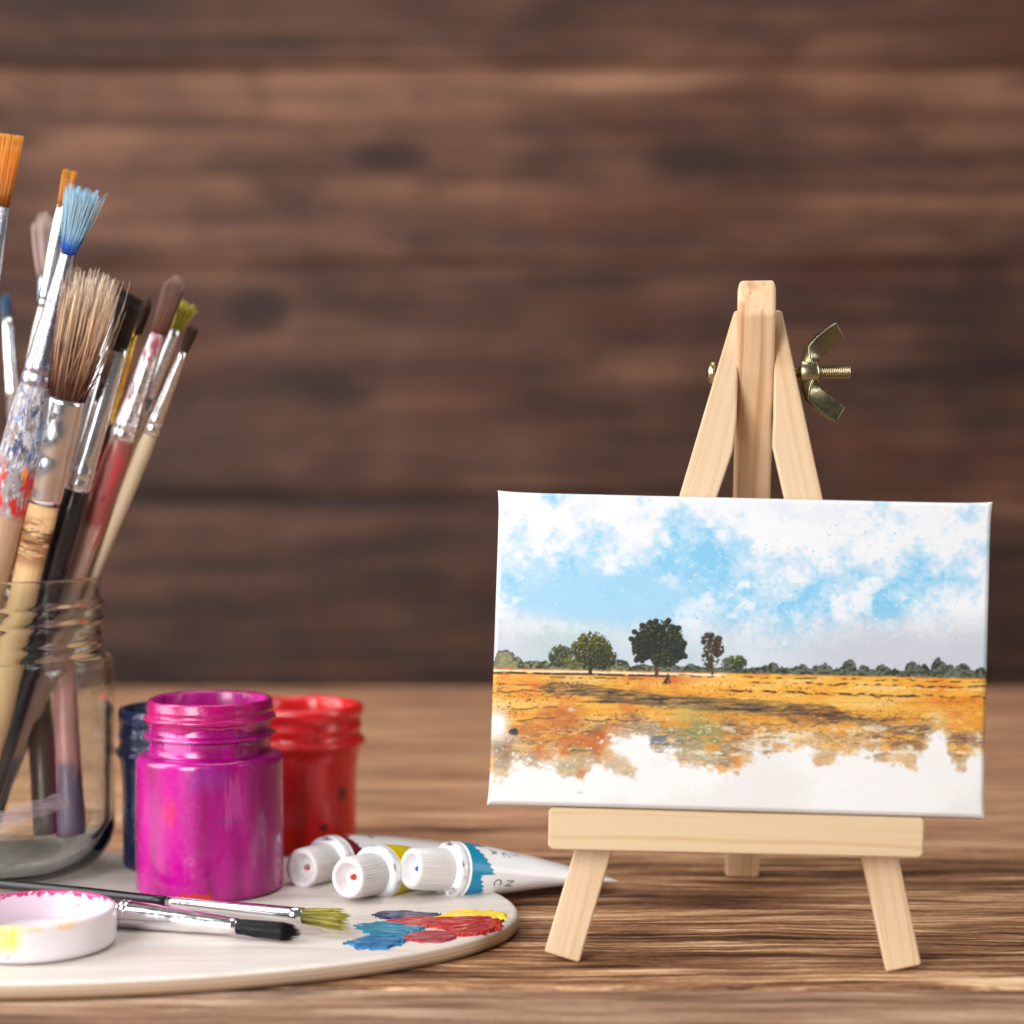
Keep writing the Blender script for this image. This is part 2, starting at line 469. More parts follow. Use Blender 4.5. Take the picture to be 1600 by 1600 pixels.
    fl(np.exp(-(((X - 1390) / 70) ** 2 + ((Y - 1118) / 20) ** 2)) * .7 * sst(.35, .6, f4), (252, 224, 160))
    fl(np.exp(-(((X - 1060) / 40) ** 2 + ((yy - 14) / 6) ** 2)) * .6, (206, 96, 34))
    # thin rows near the horizon
    def row(y0, th, x0, x1, col, a=1., jit=3., thr=.35, seed=21, slope=0.):
        nn = fbm(X / 26 + seed, Y * 0 + seed * 1.7, seed, 3); br = fbm(X / 9 + 3, Y / 3, seed + 50, 3)
        yc = y0 + (nn - .5) * jit + slope * (X - x0)
        mk_ = np.clip((th - np.abs(yy - yc)) / .8 + .5, 0, 1) * sst(x0 - 6, x0 + 10, X) * sst(x1 + 6, x1 - 10, X) * sst(thr, thr + .16, br) * a
        fl(mk_, col)
    row(1.0, 3.0, 760, 1560, (190, 110, 56), .75, 2, .3, 20)
    row(6.0, 1.7, 760, 1135, (252, 238, 205), 1, 1.5, .15, 22)
    row(9.3, 1.8, 760, 1060, (60, 34, 16), .95, 1.5, .25, 23)
    row(8.0, 1.4, 1060, 1560, (70, 40, 20), .8, 4, .42, 24)
    row(14.5, 1.2, 850, 1010, (84, 52, 26), .8, 2, .4, 25)
    row(16, 1.5, 1180, 1560, (66, 36, 18), .9, 6, .42, 26)
    row(20, 1.1, 1380, 1560, (250, 216, 140), .9, 4, .3, 27)
    row(29, 1.8, 1130, 1440, (62, 36, 20), .9, 4, .36, 28, .012)
    row(27, 1.0, 760, 850, (120, 66, 30), .7, 3, .4, 29)
    row(33, 1.5, 1300, 1560, (82, 48, 24), .8, 8, .42, 30)
    row(42, 1.0, 1000, 1200, (110, 70, 34), .7, 6, .45, 31)
    # shadowed ground band
    def band(pts, col, a, sd):
        px = [p[0] for p in pts]; yc = np.interp(X, px, [p[1] for p in pts]); th = np.interp(X, px, [p[2] for p in pts])
        nn = fbm(X / 18 + sd, Y / 5 + sd, sd, 4, .6)
        m_ = np.clip((th * (.6 + .8 * nn) - np.abs(Y - yc)) / 3 + .3, 0, 1) * a * np.clip(2.2 * f2 - .35, .1, 1)
        fl(np.clip(m_, 0, .95), col)
    band([(835, 1079, 0), (860, 1080, 9), (925, 1083, 9), (960, 1092, 11), (1060, 1101, 10), (1160, 1108, 11), (1230, 1114, 12), (1310, 1122, 14), (1330, 1128, 5), (1400, 1140, 10), (1450, 1148, 12), (1500, 1158, 8), (1540, 1160, 4)], (116, 92, 58), .98, 33)
    band([(900, 1101, 0), (945, 1101, 3), (975, 1102, 0)], (50, 36, 24), 1, 34)
    band([(1110, 1112, 0), (1140, 1112, 4), (1210, 1114, 3), (1240, 1116, 0)], (52, 38, 28), .95, 35)
    band([(1205, 1120, 0), (1250, 1120, 15), (1300, 1122, 17), (1340, 1126, 0)], (122, 76, 42), 1.0, 36)
    bl = fbm(X / 22 + Y / 30, Y / 1.25, 37, 3, .6)
    inb = np.exp(-((Y - np.interp(X, [835, 925, 1060, 1230, 1330, 1540], [1079, 1083, 1101, 1114, 1126, 1160])) / 11) ** 2) * sst(840, 870, X)
    fl(sst(.52, .62, bl) * inb * .8, (52, 40, 30)); fl(sst(.5, .4, bl) * inb * .45, (196, 158, 104))
    # muddy lower zone
    low = sst(1112, 1150, Y - (X - 780) * .012 + (f4 - .5) * 60)
    fl(low * .75 * sst(.33, .6, f2), (158, 112, 76)); fl(low * .65 * sst(.52, .68, fb(30, 16, 15)), (124, 92, 70))
    fl(np.exp(-(((X - 855) / 50) ** 2 + ((Y - 1146) / 17) ** 2)) * .85 * (.4 + f2), (214, 122, 42))
    fl(np.exp(-(((X - 890) / 26) ** 2 + ((Y - 1124) / 15) ** 2)) * .8 * (.4 + f2), (184, 92, 40))
    fl(np.exp(-(((X - 940) / 32) ** 2 + ((Y - 1170) / 12) ** 2)) * .75, (230, 170, 84))
    fl(np.exp(-(((X - 938) / 9) ** 2 + ((Y - 1149) / 8) ** 2)) * .9, (86, 66, 58))
    fl(np.exp(-(((X - 1000) / 70) ** 2 + ((Y - 1143) / 12) ** 2)) * .7 * (.5 + f2), (136, 112, 94))
    fl(np.exp(-(((X - 1078) / 26) ** 2 + ((Y - 1122) / 16) ** 2)) * .7, (220, 190, 100))
    fl(np.clip(np.exp(-(((X - 1100) / 40) ** 2 + ((Y - 1156) / 30) ** 2)) * 1.3 * (.4 + f2), 0, .9), (140, 144, 92)); fl(np.exp(-(((X - 1118) / 20) ** 2 + ((Y - 1176) / 14) ** 2)) * .7, (112, 122, 88))
    fl(np.exp(-(((X - 1165) / 30) ** 2 + ((Y - 1165) / 14) ** 2)) * .6, (150, 126, 108))
    fl(np.exp(-(((X - 1290) / 60) ** 2 + ((Y - 1158) / 18) ** 2)) * .6 * (.4 + f2), (232, 178, 98))
    fl(np.exp(-(((X - 860) / 90) ** 2 + ((Y - 1196) / 17) ** 2)) * .85 * (.55 + .6 * f2), (188, 160, 116))
    fl(np.exp(-(((X - 915) / 50) ** 2 + ((Y - 1205) / 14) ** 2)) * .6, (168, 146, 112))
    # ink contour lines and specks
    def contour(y0, x0, x1, sd, amp=7, th=.9, col=(70, 44, 26), sl=0.):
        nn = fbm(X / 24 + sd, Y * 0 + sd, sd, 4, .6)
        yc = y0 + (nn - .5) * amp * 2 + sl * (X - x0)
        br = fbm(X / 12, Y * 0, sd + 9, 2)
        fl(np.clip((th - np.abs(Y - yc)) / .8 + .4, 0, 1) * sst(x0, x0 + 8, X) * sst(x1, x1 - 8, X) * sst(.3, .45, br) * .85, col)
    contour(1110, 795, 915, 61); contour(1127, 795, 880, 62, 9); contour(1131, 900, 1050, 63, 5, 1.1); contour(1160, 800, 1000, 64, 10)
    contour(1176, 765, 930, 65, 6); contour(1146, 870, 950, 66, 9); contour(1085, 770, 850, 67, 6); contour(1185, 770, 870, 68, 5, .7)
    contour(1136, 1140, 1300, 69, 6, .8); contour(1150, 1160, 1420, 70, 8, .8, sl=.02); contour(1128, 1330, 1480, 71, 6, .9); contour(1165, 1300, 1470, 72, 8, .7)
    sp = fbm(X / 2.6, Y / 1.5, 81, 2, .6); dens = fbm(X / 60, Y / 16, 82, 3)
    fl(sst(.76, .84, sp + (dens - .5) * .5) * .8 * sst(12, 25, yy), (84, 52, 26))
    sp2 = fbm(X / 8, Y / 1.3, 83, 3, .6)
    fl(sst(.70, .78, sp2 + (dens - .5) * .4) * .7 * sst(1095, 1140, Y), (92, 68, 50))
    sp3 = fbm(X / 9, Y / 1.6, 85, 3, .6)
    fl(sst(.6, .72, sp3) * .55 * sst(1100, 1150, Y), (248, 226, 182))
    wsh = fbm(X / 26, Y / 12, 87, 4, .6)
    lw = sst(1030, 960, X)
    fl(lw * sst(1165, 1192, Y) * .75 * sst(.3, .6, wsh), (192, 170, 132)); fl(sst(1135, 1180, Y) * (.35 + .35 * lw) * sst(.55, .7, wsh), (146, 120, 92))
    fl((1 - lw) * sst(.58, .7, fb(26, 9, 88, 4, .62)) * sst(1120, 1150, Y) * .8, (252, 240, 216)); fl((1 - lw) * sst(.58, .68, fb(40, 14, 89, 4, .62)) * sst(1105, 1140, Y) * .75, (232, 150, 48))
    fl(sst(.5, .66, fb(34, 20, 86, 4)) * sst(1120, 1150, Y) * lw * .7, (206, 104, 34))
    fl(sst(1150, 1190, Y) * .45 * sst(.5, .3, wsh), (236, 206, 158))
    sl = np.exp(-(((X - 1042) / 30) ** 2 + ((Y - 1163) / 14) ** 2)) * sst(.5, .6, fb(16, 2.6, 84, 3))
    fl(np.clip(sl * 1.4, 0, .9), (72, 78, 92))
    # fade to paper at the bottom with a ragged edge
    bx = [755, 790, 802, 850, 895, 912, 922, 938, 952, 970, 996, 1030, 1060, 1100, 1140, 1160, 1170, 1200, 1236, 1260, 1290, 1345, 1352, 1395, 1432, 1452, 1468, 1482, 1496, 1502, 1514, 1525, 1545]
    by = [1216, 1214, 1192, 1200, 1218, 1226, 1210, 1206, 1170, 1156, 1152, 1164, 1180, 1192, 1210, 1206, 1180, 1186, 1164, 1176, 1182, 1190, 1180, 1190, 1202, 1172, 1158, 1164, 1204, 1214, 1194, 1172, 1178]
    rag = (fb(24, 18, 91, 5, .7) - .5) * 64 + (fb(7, 7, 92, 3) - .5) * 10
    Yb = np.interp(X, bx, by) + rag
    al = sst(5, -9, Y - Yb) * (.86 + .14 * sst(-15, -40, Y - Yb))
    sx, sy = 985 - 915, 1208 - 1160
    tt = np.clip(((X - 915) * sx + (Y - 1160) * sy) / (sx * sx + sy * sy), 0, 1)
    ds = np.hypot(X - 915 - tt * sx, Y - 1160 - tt * sy) + rag * .3 + (n3 - .5) * 12
    al = np.maximum(al, sst(22, 6, ds + 3 * tt) * .8)
    for cx, cy, rx, ry in ((1505, 1188, 9, 22), (1290, 1190, 22, 12), (1428, 1192, 12, 14), (1168, 1186, 16, 14), (1085, 1186, 26, 14), (1390, 1186, 26, 10)):
        al = np.maximum(al, sst(.25, .6, np.exp(-(((X - cx) / rx) ** 2 + ((Y - cy) / ry) ** 2)) + (fb(9, 9, 93, 4, .65) - .5) * .9) * .8)
    al = al * (1 - np.clip(1.25 * np.exp(-(((X - 775) / 18) ** 2 + ((Y - 1136) / 26) ** 2)) + (f4 - .5) * .3, 0, 1) * sst(812, 795, X))
    al = al * (1 - .75 * np.exp(-(((X - 895 - 0) / 7) ** 2 + ((Y - 1113) / 3) ** 2)))
    al = np.clip(al * sst(-1.5, .6, yy), 0, 1)
    pale = sst(-30, 0, Y - Yb) * .3
    field = field * (1 - pale[..., None]) + np.array((226, 208, 184.)) * pale[..., None]
    C = C * (1 - al[..., None]) + field * al[..., None]
    lay(sst(.5, .7, n1) * sst(1190, 1215, Y) * .5, (238, 234, 230))
    d0 = np.exp(-(((X - 801) / 8.5) ** 2 + ((Y - 1147) / 6.5) ** 2))
    lay(sst(.35, .6, d0 + (n3 - .5) * .3), (52, 54, 66)); lay(np.exp(-(((X - 793) / 10) ** 2 + ((Y - 1156) / 6) ** 2)) * .6, (196, 182, 184))
    # ---- tree line
    hn = fbm(X / 9 + 5, Y * 0 + 2, 101, 5, .7); hb = fbm(X / 40, Y * 0 + 2, 102, 2)
    ht = np.where(X < 858, 5 + 9 * hn, np.where(X < 1140, 3 + 8 * hn, 2 + 13 * hn))
    for cx, w, a in ((786, 17, 17), (806, 10, 6), (1333, 11, 15), (1355, 8, 8), (1385, 12, 7), (1430, 12, 14), (1447, 9, 10), (1466, 8, 16), (1481, 14, 13), (1508, 12, 9), (1535, 9, 6), (1215, 9, 6), (1262, 9, 6), (1085, 9, 4), (965, 24, 9), (1290, 16, 6)):
        ht = ht + a * np.clip(1 - ((X - cx) / w) ** 2, 0, 1) ** .6
    t = (yy + ht)
    m_ = np.clip(t / .8 + .3, 0, 1) * sst(3.2, 1.0, yy)
    tn = fbm(X / 5, Y / 4, 103, 4, .7)
    tcol = np.empty_like(C); tcol[:] = (104, 114, 96)
    q = sst(.4, .66, tn)[..., None]; tcol = tcol * (1 - q) + np.array((40, 44, 32.)) * q
    q = (sst(.5, .3, tn) * .7 * sst(1100, 900, X))[..., None]; tcol = tcol * (1 - q) + np.array((166, 158, 112.)) * q
    q = (sst(2.4, .6, t) * .85)[..., None]; tcol = tcol * (1 - q) + np.array((40, 44, 36.)) * q
    q = (np.exp(-((X - 786) / 20) ** 2) * sst(2, 6, t) * .8)[..., None]; tcol = tcol * (1 - q) + np.array((168, 160, 112.)) * q
    C = C * (1 - m_[..., None]) + tcol * m_[..., None]
    # ---- trees
    def crown(cx, cy, rx, ry, n, r0, r1, dark, mid, lite, rim, sd, flat=1.0):
        g = np.random.RandomState(sd)
        for k in range(int(n * .5)):
            a = g.uniform(0, 2 * math.pi); q = g.uniform(.92, 1.17)
            disc(cx + rx * q * math.cos(a), cy + ry * q * math.sin(a), g.uniform(.7, 1.7), rim if k % 3 else mid, .9)
        for k in range(n):
            a = g.uniform(0, 2 * math.pi); q = math.sqrt(g.uniform(0, 1))
            x = cx + rx * q * math.cos(a); y = cy + ry * q * math.sin(a) * flat
            r = g.uniform(r0, r1)
            lit = .5 - .5 * math.sin(a) * q
            disc(x, y, r, rim, .95)
            disc(x - r * .15, y - r * .2, r * .72, dark if g.rand() > lit * .7 else mid, .9)
            if g.rand() < .35 + .3 * lit: disc(x - r * .3, y - r * .4, r * .34, lite, .8)
    def stick(x0, y0, x1, y1, w0, w1, col):
        for k in range(26):
            s = k / 25; disc(x0 + (x1 - x0) * s, y0 + (y1 - y0) * s, w0 + (w1 - w0) * s, col)
    # bushes at left
    crown(877, 1030, 17, 15, 110, 2, 4, (74, 84, 44), (96, 106, 58), (140, 146, 92), (40, 46, 30), 1)
    crown(897, 1040, 14, 9, 70, 1.6, 3, (110, 116, 56), (130, 134, 70), (170, 168, 100), (66, 70, 36), 2)
    stick(925, 1056, 927, 1030, 3.2, 2, (46, 34, 22))
    crown(927, 1020, 29, 24, 320, 1.6, 3.6, (74, 76, 28), (118, 118, 44), (176, 170, 78), (34, 34, 18), 3)
    crown(945, 1034, 20, 16, 120, 1.6, 3.2, (50, 56, 26), (78, 82, 36), (120, 120, 60), (28, 30, 18), 4)
    # big dark tree
    stick(1031, 1060, 1033, 1030, 3.4, 2.6, (112, 66, 44)); stick(1029.5, 1060, 1031, 1034, 1.0, .8, (40, 26, 18))
    crown(1036, 1003, 32, 26, 240, 3, 5.5, (30, 38, 22), (58, 70, 36), (104, 112, 66), (16, 20, 13), 5)
    crown(1012, 1014, 19, 20, 90, 3, 5, (34, 42, 28), (46, 54, 32), (70, 80, 50), (18, 22, 16), 6)
    crown(1058, 1016, 17, 22, 110, 3, 5, (36, 44, 26), (54, 62, 34), (88, 96, 54), (20, 24, 16), 7)
    crown(1044, 1036, 20, 10, 70, 2.4, 4, (36, 46, 26), (60, 72, 40), (84, 94, 58), (20, 26, 16), 8)
    for (x, y) in ((1050, 974), (1021, 977), (1030, 975), (996, 992), (991, 1003), (999, 1036), (1008, 1037), (1075, 1010), (1076, 1030), (1008, 982), (1066, 986)):
        disc(x, y, 4.6, (18, 22, 16)); disc(x - .8, y - .8, 2.4, (52, 60, 38), .8)
    # stump by the tree
    stick(1046, 1072, 1049, 1058, 2.2, 1.4, (54, 34, 22)); stick(1041, 1073, 1048, 1064, 1.2, 1, (60, 38, 24)); stick(1052, 1071, 1049, 1062, 1.4, 1, (70, 44, 28))
    # slim brown tree
    stick(1119, 1057, 1117, 1005, 2.4, 1.2, (92, 66, 48))
    crown(1118, 1006, 15, 12, 70, 1.6, 3.4, (58, 46, 36), (96, 70, 54), (140, 110, 84), (28, 24, 22), 9)
    crown(1116, 1030, 12, 18, 80, 1.2, 2.8, (78, 66, 44), (110, 88, 62), (150, 122, 90), (50, 40, 30), 10)
    crown(1128, 1018, 8, 12, 30, 1.4, 2.8, (70, 44, 34), (110, 72, 54), (150, 110, 84), (32, 24, 20), 11)
    crown(1156, 1040, 15, 10, 90, 1.6, 3.4, (66, 80, 40), (112, 126, 62), (156, 162, 96), (28, 36, 22), 12)
    crown(1142, 1043, 8, 9, 30, 1.4, 3, (90, 104, 76), (120, 130, 96), (150, 158, 120), (50, 58, 44), 13)
    # white splatter on the lower paper
    for k in range(110):
        disc(rs.uniform(770, 1010), rs.uniform(1150, 1235), rs.choice([.7, 1, 1.5, 2.4], p=[.4, .35, .18, .07]), (252, 252, 250), rs.uniform(.4, .9), ring=k % 4 == 0)
    for k in range(60):
        disc(rs.uniform(1010, 1520), rs.uniform(1120, 1200), rs.choice([.7, 1, 1.6]), (252, 250, 246), rs.uniform(.3, .8))
    C = C + ((fb(2.2, 2.2, 120, 2) - .5) * 9)[..., None]
    C = np.clip(C, 0, 252) / 255
    lin = np.where(C <= .04045, C / 12.92, ((C + .055) / 1.055) ** 2.4)
    return lin * .73

def build_easel():
    g1, g2 = G(905, 1505), G(1385, 1520)
    ex = (g2 - g1); ex.z = 0; ex.normalize()
    nb = Vector((-ex.y, ex.x, 0))
    th = R(13)
    up = math.cos(th) * Vector((0, 0, 1)) + math.sin(th) * nb
    nr = -math.cos(th) * nb + math.sin(th) * Vector((0, 0, 1))
    cam = Vector((0, 0, CAMH))
    def on(px, py, off=0.0):
        d = Vector(((px - 800) / F, 1, -(py - HZ) / F))
        o = g1 + nr * off
        return cam + d * ((o - cam).dot(nr) / d.dot(nr))
    base = (g1 + g2) / 2
    rot = Matrix((ex, nb, Vector((0, 0, 1)))).transposed()
    E = empty('easel', base, 'small pale pine tripod easel with a wing nut holding the painting', 'easel', rot=rot)
    ri = rot.transposed()
    L = lambda p: ri @ (p - base)           # to easel space
    def frame(origin, zdir, ydir):
        z = (ri @ zdir).normalized(); y = ri @ ydir
        x = y.cross(z).normalized(); y = z.cross(x)
        m = Matrix((x, y, z)).transposed().to_4x4(); m.translation = L(origin); return m
    def board(name, px, off, thick, zdir, mat, bev=.7):
        poly = [on(x, y, off) for x, y in px]
        V, Fc = prism([L(p) for p in poly], ri @ (nb * thick))
        return mk(name, V, Fc, mat, E, frame=frame(sum(poly, Vector()) / len(poly), zdir, nb), bevel=bev)
    lp = [(1147, 486), (1156, 484), (1151, 655), (1145, 705), (1122, 772), (905, 1505), (850, 1488)]
    rp = [(1210, 484), (1222, 485), (1285, 776), (1440, 1508), (1385, 1520), (1225, 776), (1207, 697), (1209, 650)]
    board('leg', lp, 0, 8, on(1150, 490) - on(880, 1490), mat_pine('pine_plain', seed=1.3))
    board('leg', rp, 0, 8, on(1217, 490) - on(1412, 1510), mat_pine('pine_striped', S(210, 181, 146), S(190, 149, 108), 1.3, 4.1))
    # rear leg / mast
    A = on(1180.5, 560, 2.0); Bf = G(1159, 1372)
    dr = (A - Bf)
    def along(py):      # point on the mast line seen at row py
        lo, hi = 0., 1.6
        for _ in range(50):
            mid = (lo + hi) / 2; p = Bf + dr * mid
            if HZ - (p.z - CAMH) / p.y * F > py: lo = mid
            else: hi = mid
        return Bf + dr * lo
    T = along(490)
    w = 5.45; dep = nb * 10.5
    hor = ex * w
    top_back = T + dr.normalized() * 11.5
    V = [Bf - hor, Bf + hor, T + hor, T - hor, Bf - hor + dep, Bf + hor + dep, top_back + hor + dep * .8, top_back - hor + dep * .8]
    V = [L(v) for v in V]
    Fc = [(0, 1, 2, 3), (4, 7, 6, 5), (0, 4, 5, 1), (3, 2, 6, 7), (1, 5, 6, 2), (0, 3, 7, 4)]
    mk('rear_leg', V, Fc, mat_pine('pine_mast', S(222, 188, 150), S(184, 134, 88), .8, 2.2), E, frame=frame((Bf + T) / 2, dr, nb), bevel=1.3, seg=3)
    # ledge
    cr = lambda x, y, dx, dy: [(x + dx, y), (x, y + dy)]
    board('ledge', [(863, 1262), (1440, 1278), (1444, 1280), (1445, 1284), (1443, 1333), (1441, 1338), (1435, 1341), (866, 1328.5), (859, 1326), (856, 1320), (857, 1268), (859, 1264)], 9.0, 9.0 / math.cos(th), on(1445, 1300) - on(857, 1290), mat_pine('pine_ledge', S(203, 176, 141), S(188, 154, 113), 1.2, 7.7), 1.0)
    # bolt, wing nut
    brass = mat_metal('zinc_plated_steel', (.44, .38, .23, 1), .22)
    brass2 = mat_metal('zinc_plated_steel_wing', (.27, .25, .15, 1), .22)
    def mfr(m):
        m = m.copy(); m.translation = m.translation * .001; return m
    c0 = on(1181, 581, 0) + nb * 4
    fb_ = frame(c0, ex, nb)
    def xat(px):   # distance along the bolt axis that shows at column px
        lo, hi = -60., 60.
        for _ in range(50):
            mid = (lo + hi) / 2; p = c0 + ex * mid
            if 800 + p.x / p.y * F < px: lo = mid
            else: hi = mid
        return lo
    x0, x1 = xat(1106), xat(1330)
    prof = [(1.55, x0 + 2), (1.55, xat(1262))]
    z = xat(1262)
    while z < x1 - .5:
        prof += [(1.55, z), (1.95, z + .25), (1.95, z + .32), (1.55, z + .55)]; z += .62
    prof += [(1.6, x1 - .2), (1.2, x1)]
    V, Fc = lathe(prof, 28)
    shaft = mk('bolt', [fb_ @ Vector(v) for v in V], Fc, brass, E, frame=fb_)
    V, Fc = lathe([(.6, x0 - .5), (1.8, x0 - .3), (2.9, x0 + .3), (3.4, x0 + 1.3), (3.4, x0 + 2.0), (1.5, x0 + 2.2)], 32)
    mk('bolt_head', [fb_ @ Vector(v) for v in V], Fc, brass, shaft).matrix_parent_inverse = mfr(fb_).inverted()
    h0, h1 = xat(1251), xat(1281)
    V, Fc = lathe([(1.6, h0), (3.3, h0), (3.5, h0 + .5), (3.5, h0 + 2.2), (3.3, h1 - 1.2), (3.0, h1 - .4), (2.2, h1)], 32)
    nut = mk('wing_nut', [fb_ @ Vector(v) for v in V], Fc, brass, E, frame=fb_)
    for sgn in (1, -1):
        # wing: a bent tapering plate, swept along a curve, its broad face turned to the front
        st = []
        path = [(1265, 582 - sgn * 10, 2.2, 2.2), (1266, 582 - sgn * 22, 2.4, 1.9), (1271, 582 - sgn * 34, 2.9, 1.4), (1284, 582 - sgn * 46, 3.1, 1.1), (1299, 582 - sgn * 57, 3.15, 1.0), (1313, 582 - sgn * 65.5, 3.0, .95)]
        pts = [(xat(a), (581 - b) / F * c0.y) for a, b, _, _ in path]
        V = []; n = 12
        for i, (a, b) in enumerate(pts):
            q = pts[min(i + 1, len(pts) - 1)]; p = pts[max(i - 1, 0)]
            t = Vector((q[0] - p[0], q[1] - p[1])).normalized(); nn = Vector((-t.y, t.x)) * sgn
            hw, hd = path[i][2], path[i][3]
            tw = R((20, 40, 62, 66, 66, 66)[i])
            for k in range(n):
                an = 2 * math.pi * k / n
                c, s = math.cos(an), math.sin(an)
                u = hw * math.copysign(abs(c) ** .35, c); w_ = hd * math.copysign(abs(s) ** .35, s)
                # u along depth/normal mix, w_ thickness
                du = u * math.cos(tw) - w_ * math.sin(tw); dn = u * math.sin(tw) + w_ * math.cos(tw)
                V.append(c0 + ex * (a + nn.x * dn) + Vector((0, 0, 1)) * (b + nn.y * dn) - nb * du)
        Fc = []
        for i in range(len(pts) - 1):
            for k in range(n): Fc.append((i * n + k, i * n + (k + 1) % n, (i + 1) * n + (k + 1) % n, (i + 1) * n + k))
        Fc += [tuple(range(n))[::-1], tuple((len(pts) - 1) * n + k for k in range(n))]
        wg = mk('wing', [L(v) for v in V], Fc, brass2, nut, bevel=.25)
        wg.matrix_parent_inverse = mfr(fb_).inverted()

    # ---------------------------------------------------------------- the canvas
    off = 9.6
    q = [on(*QTL, off), on(*QTR, off), on(*QBR, off), on(*QBL, off)]
    cb = (q[2] + q[3]) / 2
    CE = empty('painting', cb, 'little stretched canvas painted with trees over a golden field', 'painting', rot=rot)
    LC = lambda p: ri @ (p - cb)
    nx, ny = 640, 410
    us = np.linspace(0, 1, nx); vs = np.linspace(0, 1, ny)
    U, Vv = np.meshgrid(us, vs)
    Q = [np.array(LC(p)) for p in q]
    pos = (Q[0][None, None] * (1 - U)[..., None] + Q[1][None, None] * U[..., None]) * (1 - Vv)[..., None] + (Q[3][None, None] * (1 - U)[..., None] + Q[2][None, None] * U[..., None]) * Vv[..., None]
    exl = np.array(ri @ ex); upl = np.array(ri @ up); nrl = np.array(ri @ nr)
    # pulled-in sides, fuller folded corners
    bow = lambda t: .55 * (1 - np.exp(-np.minimum(t, 1 - t) / .035))
    pos = pos + exl * ((bow(Vv) * ((1 - U) ** 6 - U ** 6)))[..., None] - upl * ((bow(U) * ((1 - Vv) ** 6 - Vv ** 6 * .35)))[..., None]
    # rounded edges
    ed = np.minimum(np.minimum(U * 135, (1 - U) * 135), np.minimum(Vv * 85, (1 - Vv) * 85))
    pos = pos - nrl * (np.clip(1 - ed / 1.2, 0, 1) ** 2 * 1.0)[..., None] - nrl * (.35 * np.sin(np.pi * U) * np.sin(np.pi * Vv))[..., None]
    verts = pos.reshape(-1, 3)
    idx = np.arange(nx * ny).reshape(ny, nx)
    faces = np.stack([idx[:-1, :-1], idx[:-1, 1:], idx[1:, 1:], idx[1:, :-1]], -1).reshape(-1, 4)
    ring = np.concatenate([idx[0, :-1], idx[:-1, -1], idx[-1, :0:-1], idx[:0:-1, 0]])
    nr_ = len(ring)
    nbl = np.array(ri @ nb)
    b1 = verts[ring] + (-nrl) * 7.5
    cen = verts.mean(0)
    b2 = b1 + (cen - b1) * .09
    allv = np.concatenate([verts, b1, b2])
    n0 = nx * ny
    k = np.arange(nr_); k2 = (k + 1) % nr_
    side = np.stack([ring[k], ring[k2], n0 + k2, n0 + k], -1)[:, ::-1]
    back = np.stack([n0 + k, n0 + k2, n0 + nr_ + k2, n0 + nr_ + k], -1)[:, ::-1]
    allf = np.concatenate([faces[:, ::-1], side[:, ::-1], back[:, ::-1]])
    me = bpy.data.meshes.new('canvas')
    me.from_pydata((allv * .001).tolist(), [], allf.tolist())
    col = np.ones((len(allv), 4), np.float32)
    pc = painting_colors(nx, ny)
    col[:n0, :3] = pc.reshape(-1, 3); col[n0:, :3] = (.74, .74, .75)
    at = me.color_attributes.new('pigment', 'FLOAT_COLOR', 'POINT')
    at.data.foreach_set('color', col.ravel())
    me.shade_smooth(); me.update()
    m = NT('painted_canvas')
    a = m.n('ShaderNodeAttribute', attribute_name='pigment')
    wv = m.noise(m.coord((2.2, 2.2, 2.2)), 1, 3, .6)
    m.pbr(a.outputs['Color'], .55, 0, m.bump(wv, .12, .12), 0, 0, .3)
    me.materials.append(m.m)
    o = bpy.data.objects.new('canvas', me); COL.objects.link(o); o.parent = CE
    # stretcher bars behind the cloth
    wood = mat_pine('stretcher_pine', seed=9.1)
    def bar(p0, p1, wd):
        d = (p1 - p0); dn = d.normalized(); sd = nr.cross(dn).normalized() * wd
        c = (q[0] + q[1] + q[2] + q[3]) / 4
        if (c - p0).dot(sd) < 0: sd = -sd
        V, Fc = prism([LC(p0 - nr * 2.2), LC(p1 - nr * 2.2), LC(p1 + sd - nr * 2.2), LC(p0 + sd - nr * 2.2)], ri @ (-nr * 4.6))
        z = ri @ dn; y = ri @ nr; x = y.cross(z)
        fm = Matrix((x, y, z)).transposed().to_4x4(); fm.translation = LC((p0 + p1) / 2)
        mk('stretcher_bar', V, Fc, wood, CE, frame=fm, bevel=.3)
    ins = lambda a, b, k: a + (b - a).normalized() * k
    c = (q[0] + q[1] + q[2] + q[3]) / 4
    s = [ins(p, c, 4.0) for p in q]
    bar(s[0], s[1], 13); bar(s[3], s[2], 13)
    bar(ins(s[0], s[3], 13.4), ins(s[3], s[0], 13.4), 13); bar(ins(s[1], s[2], 13.4), ins(s[2], s[1], 13.4), 13)

# ------------------------------------------------------------------ jars
JX, JD, PZ = -163.0, 575.0, 5.0      # glass jar centre, palette top

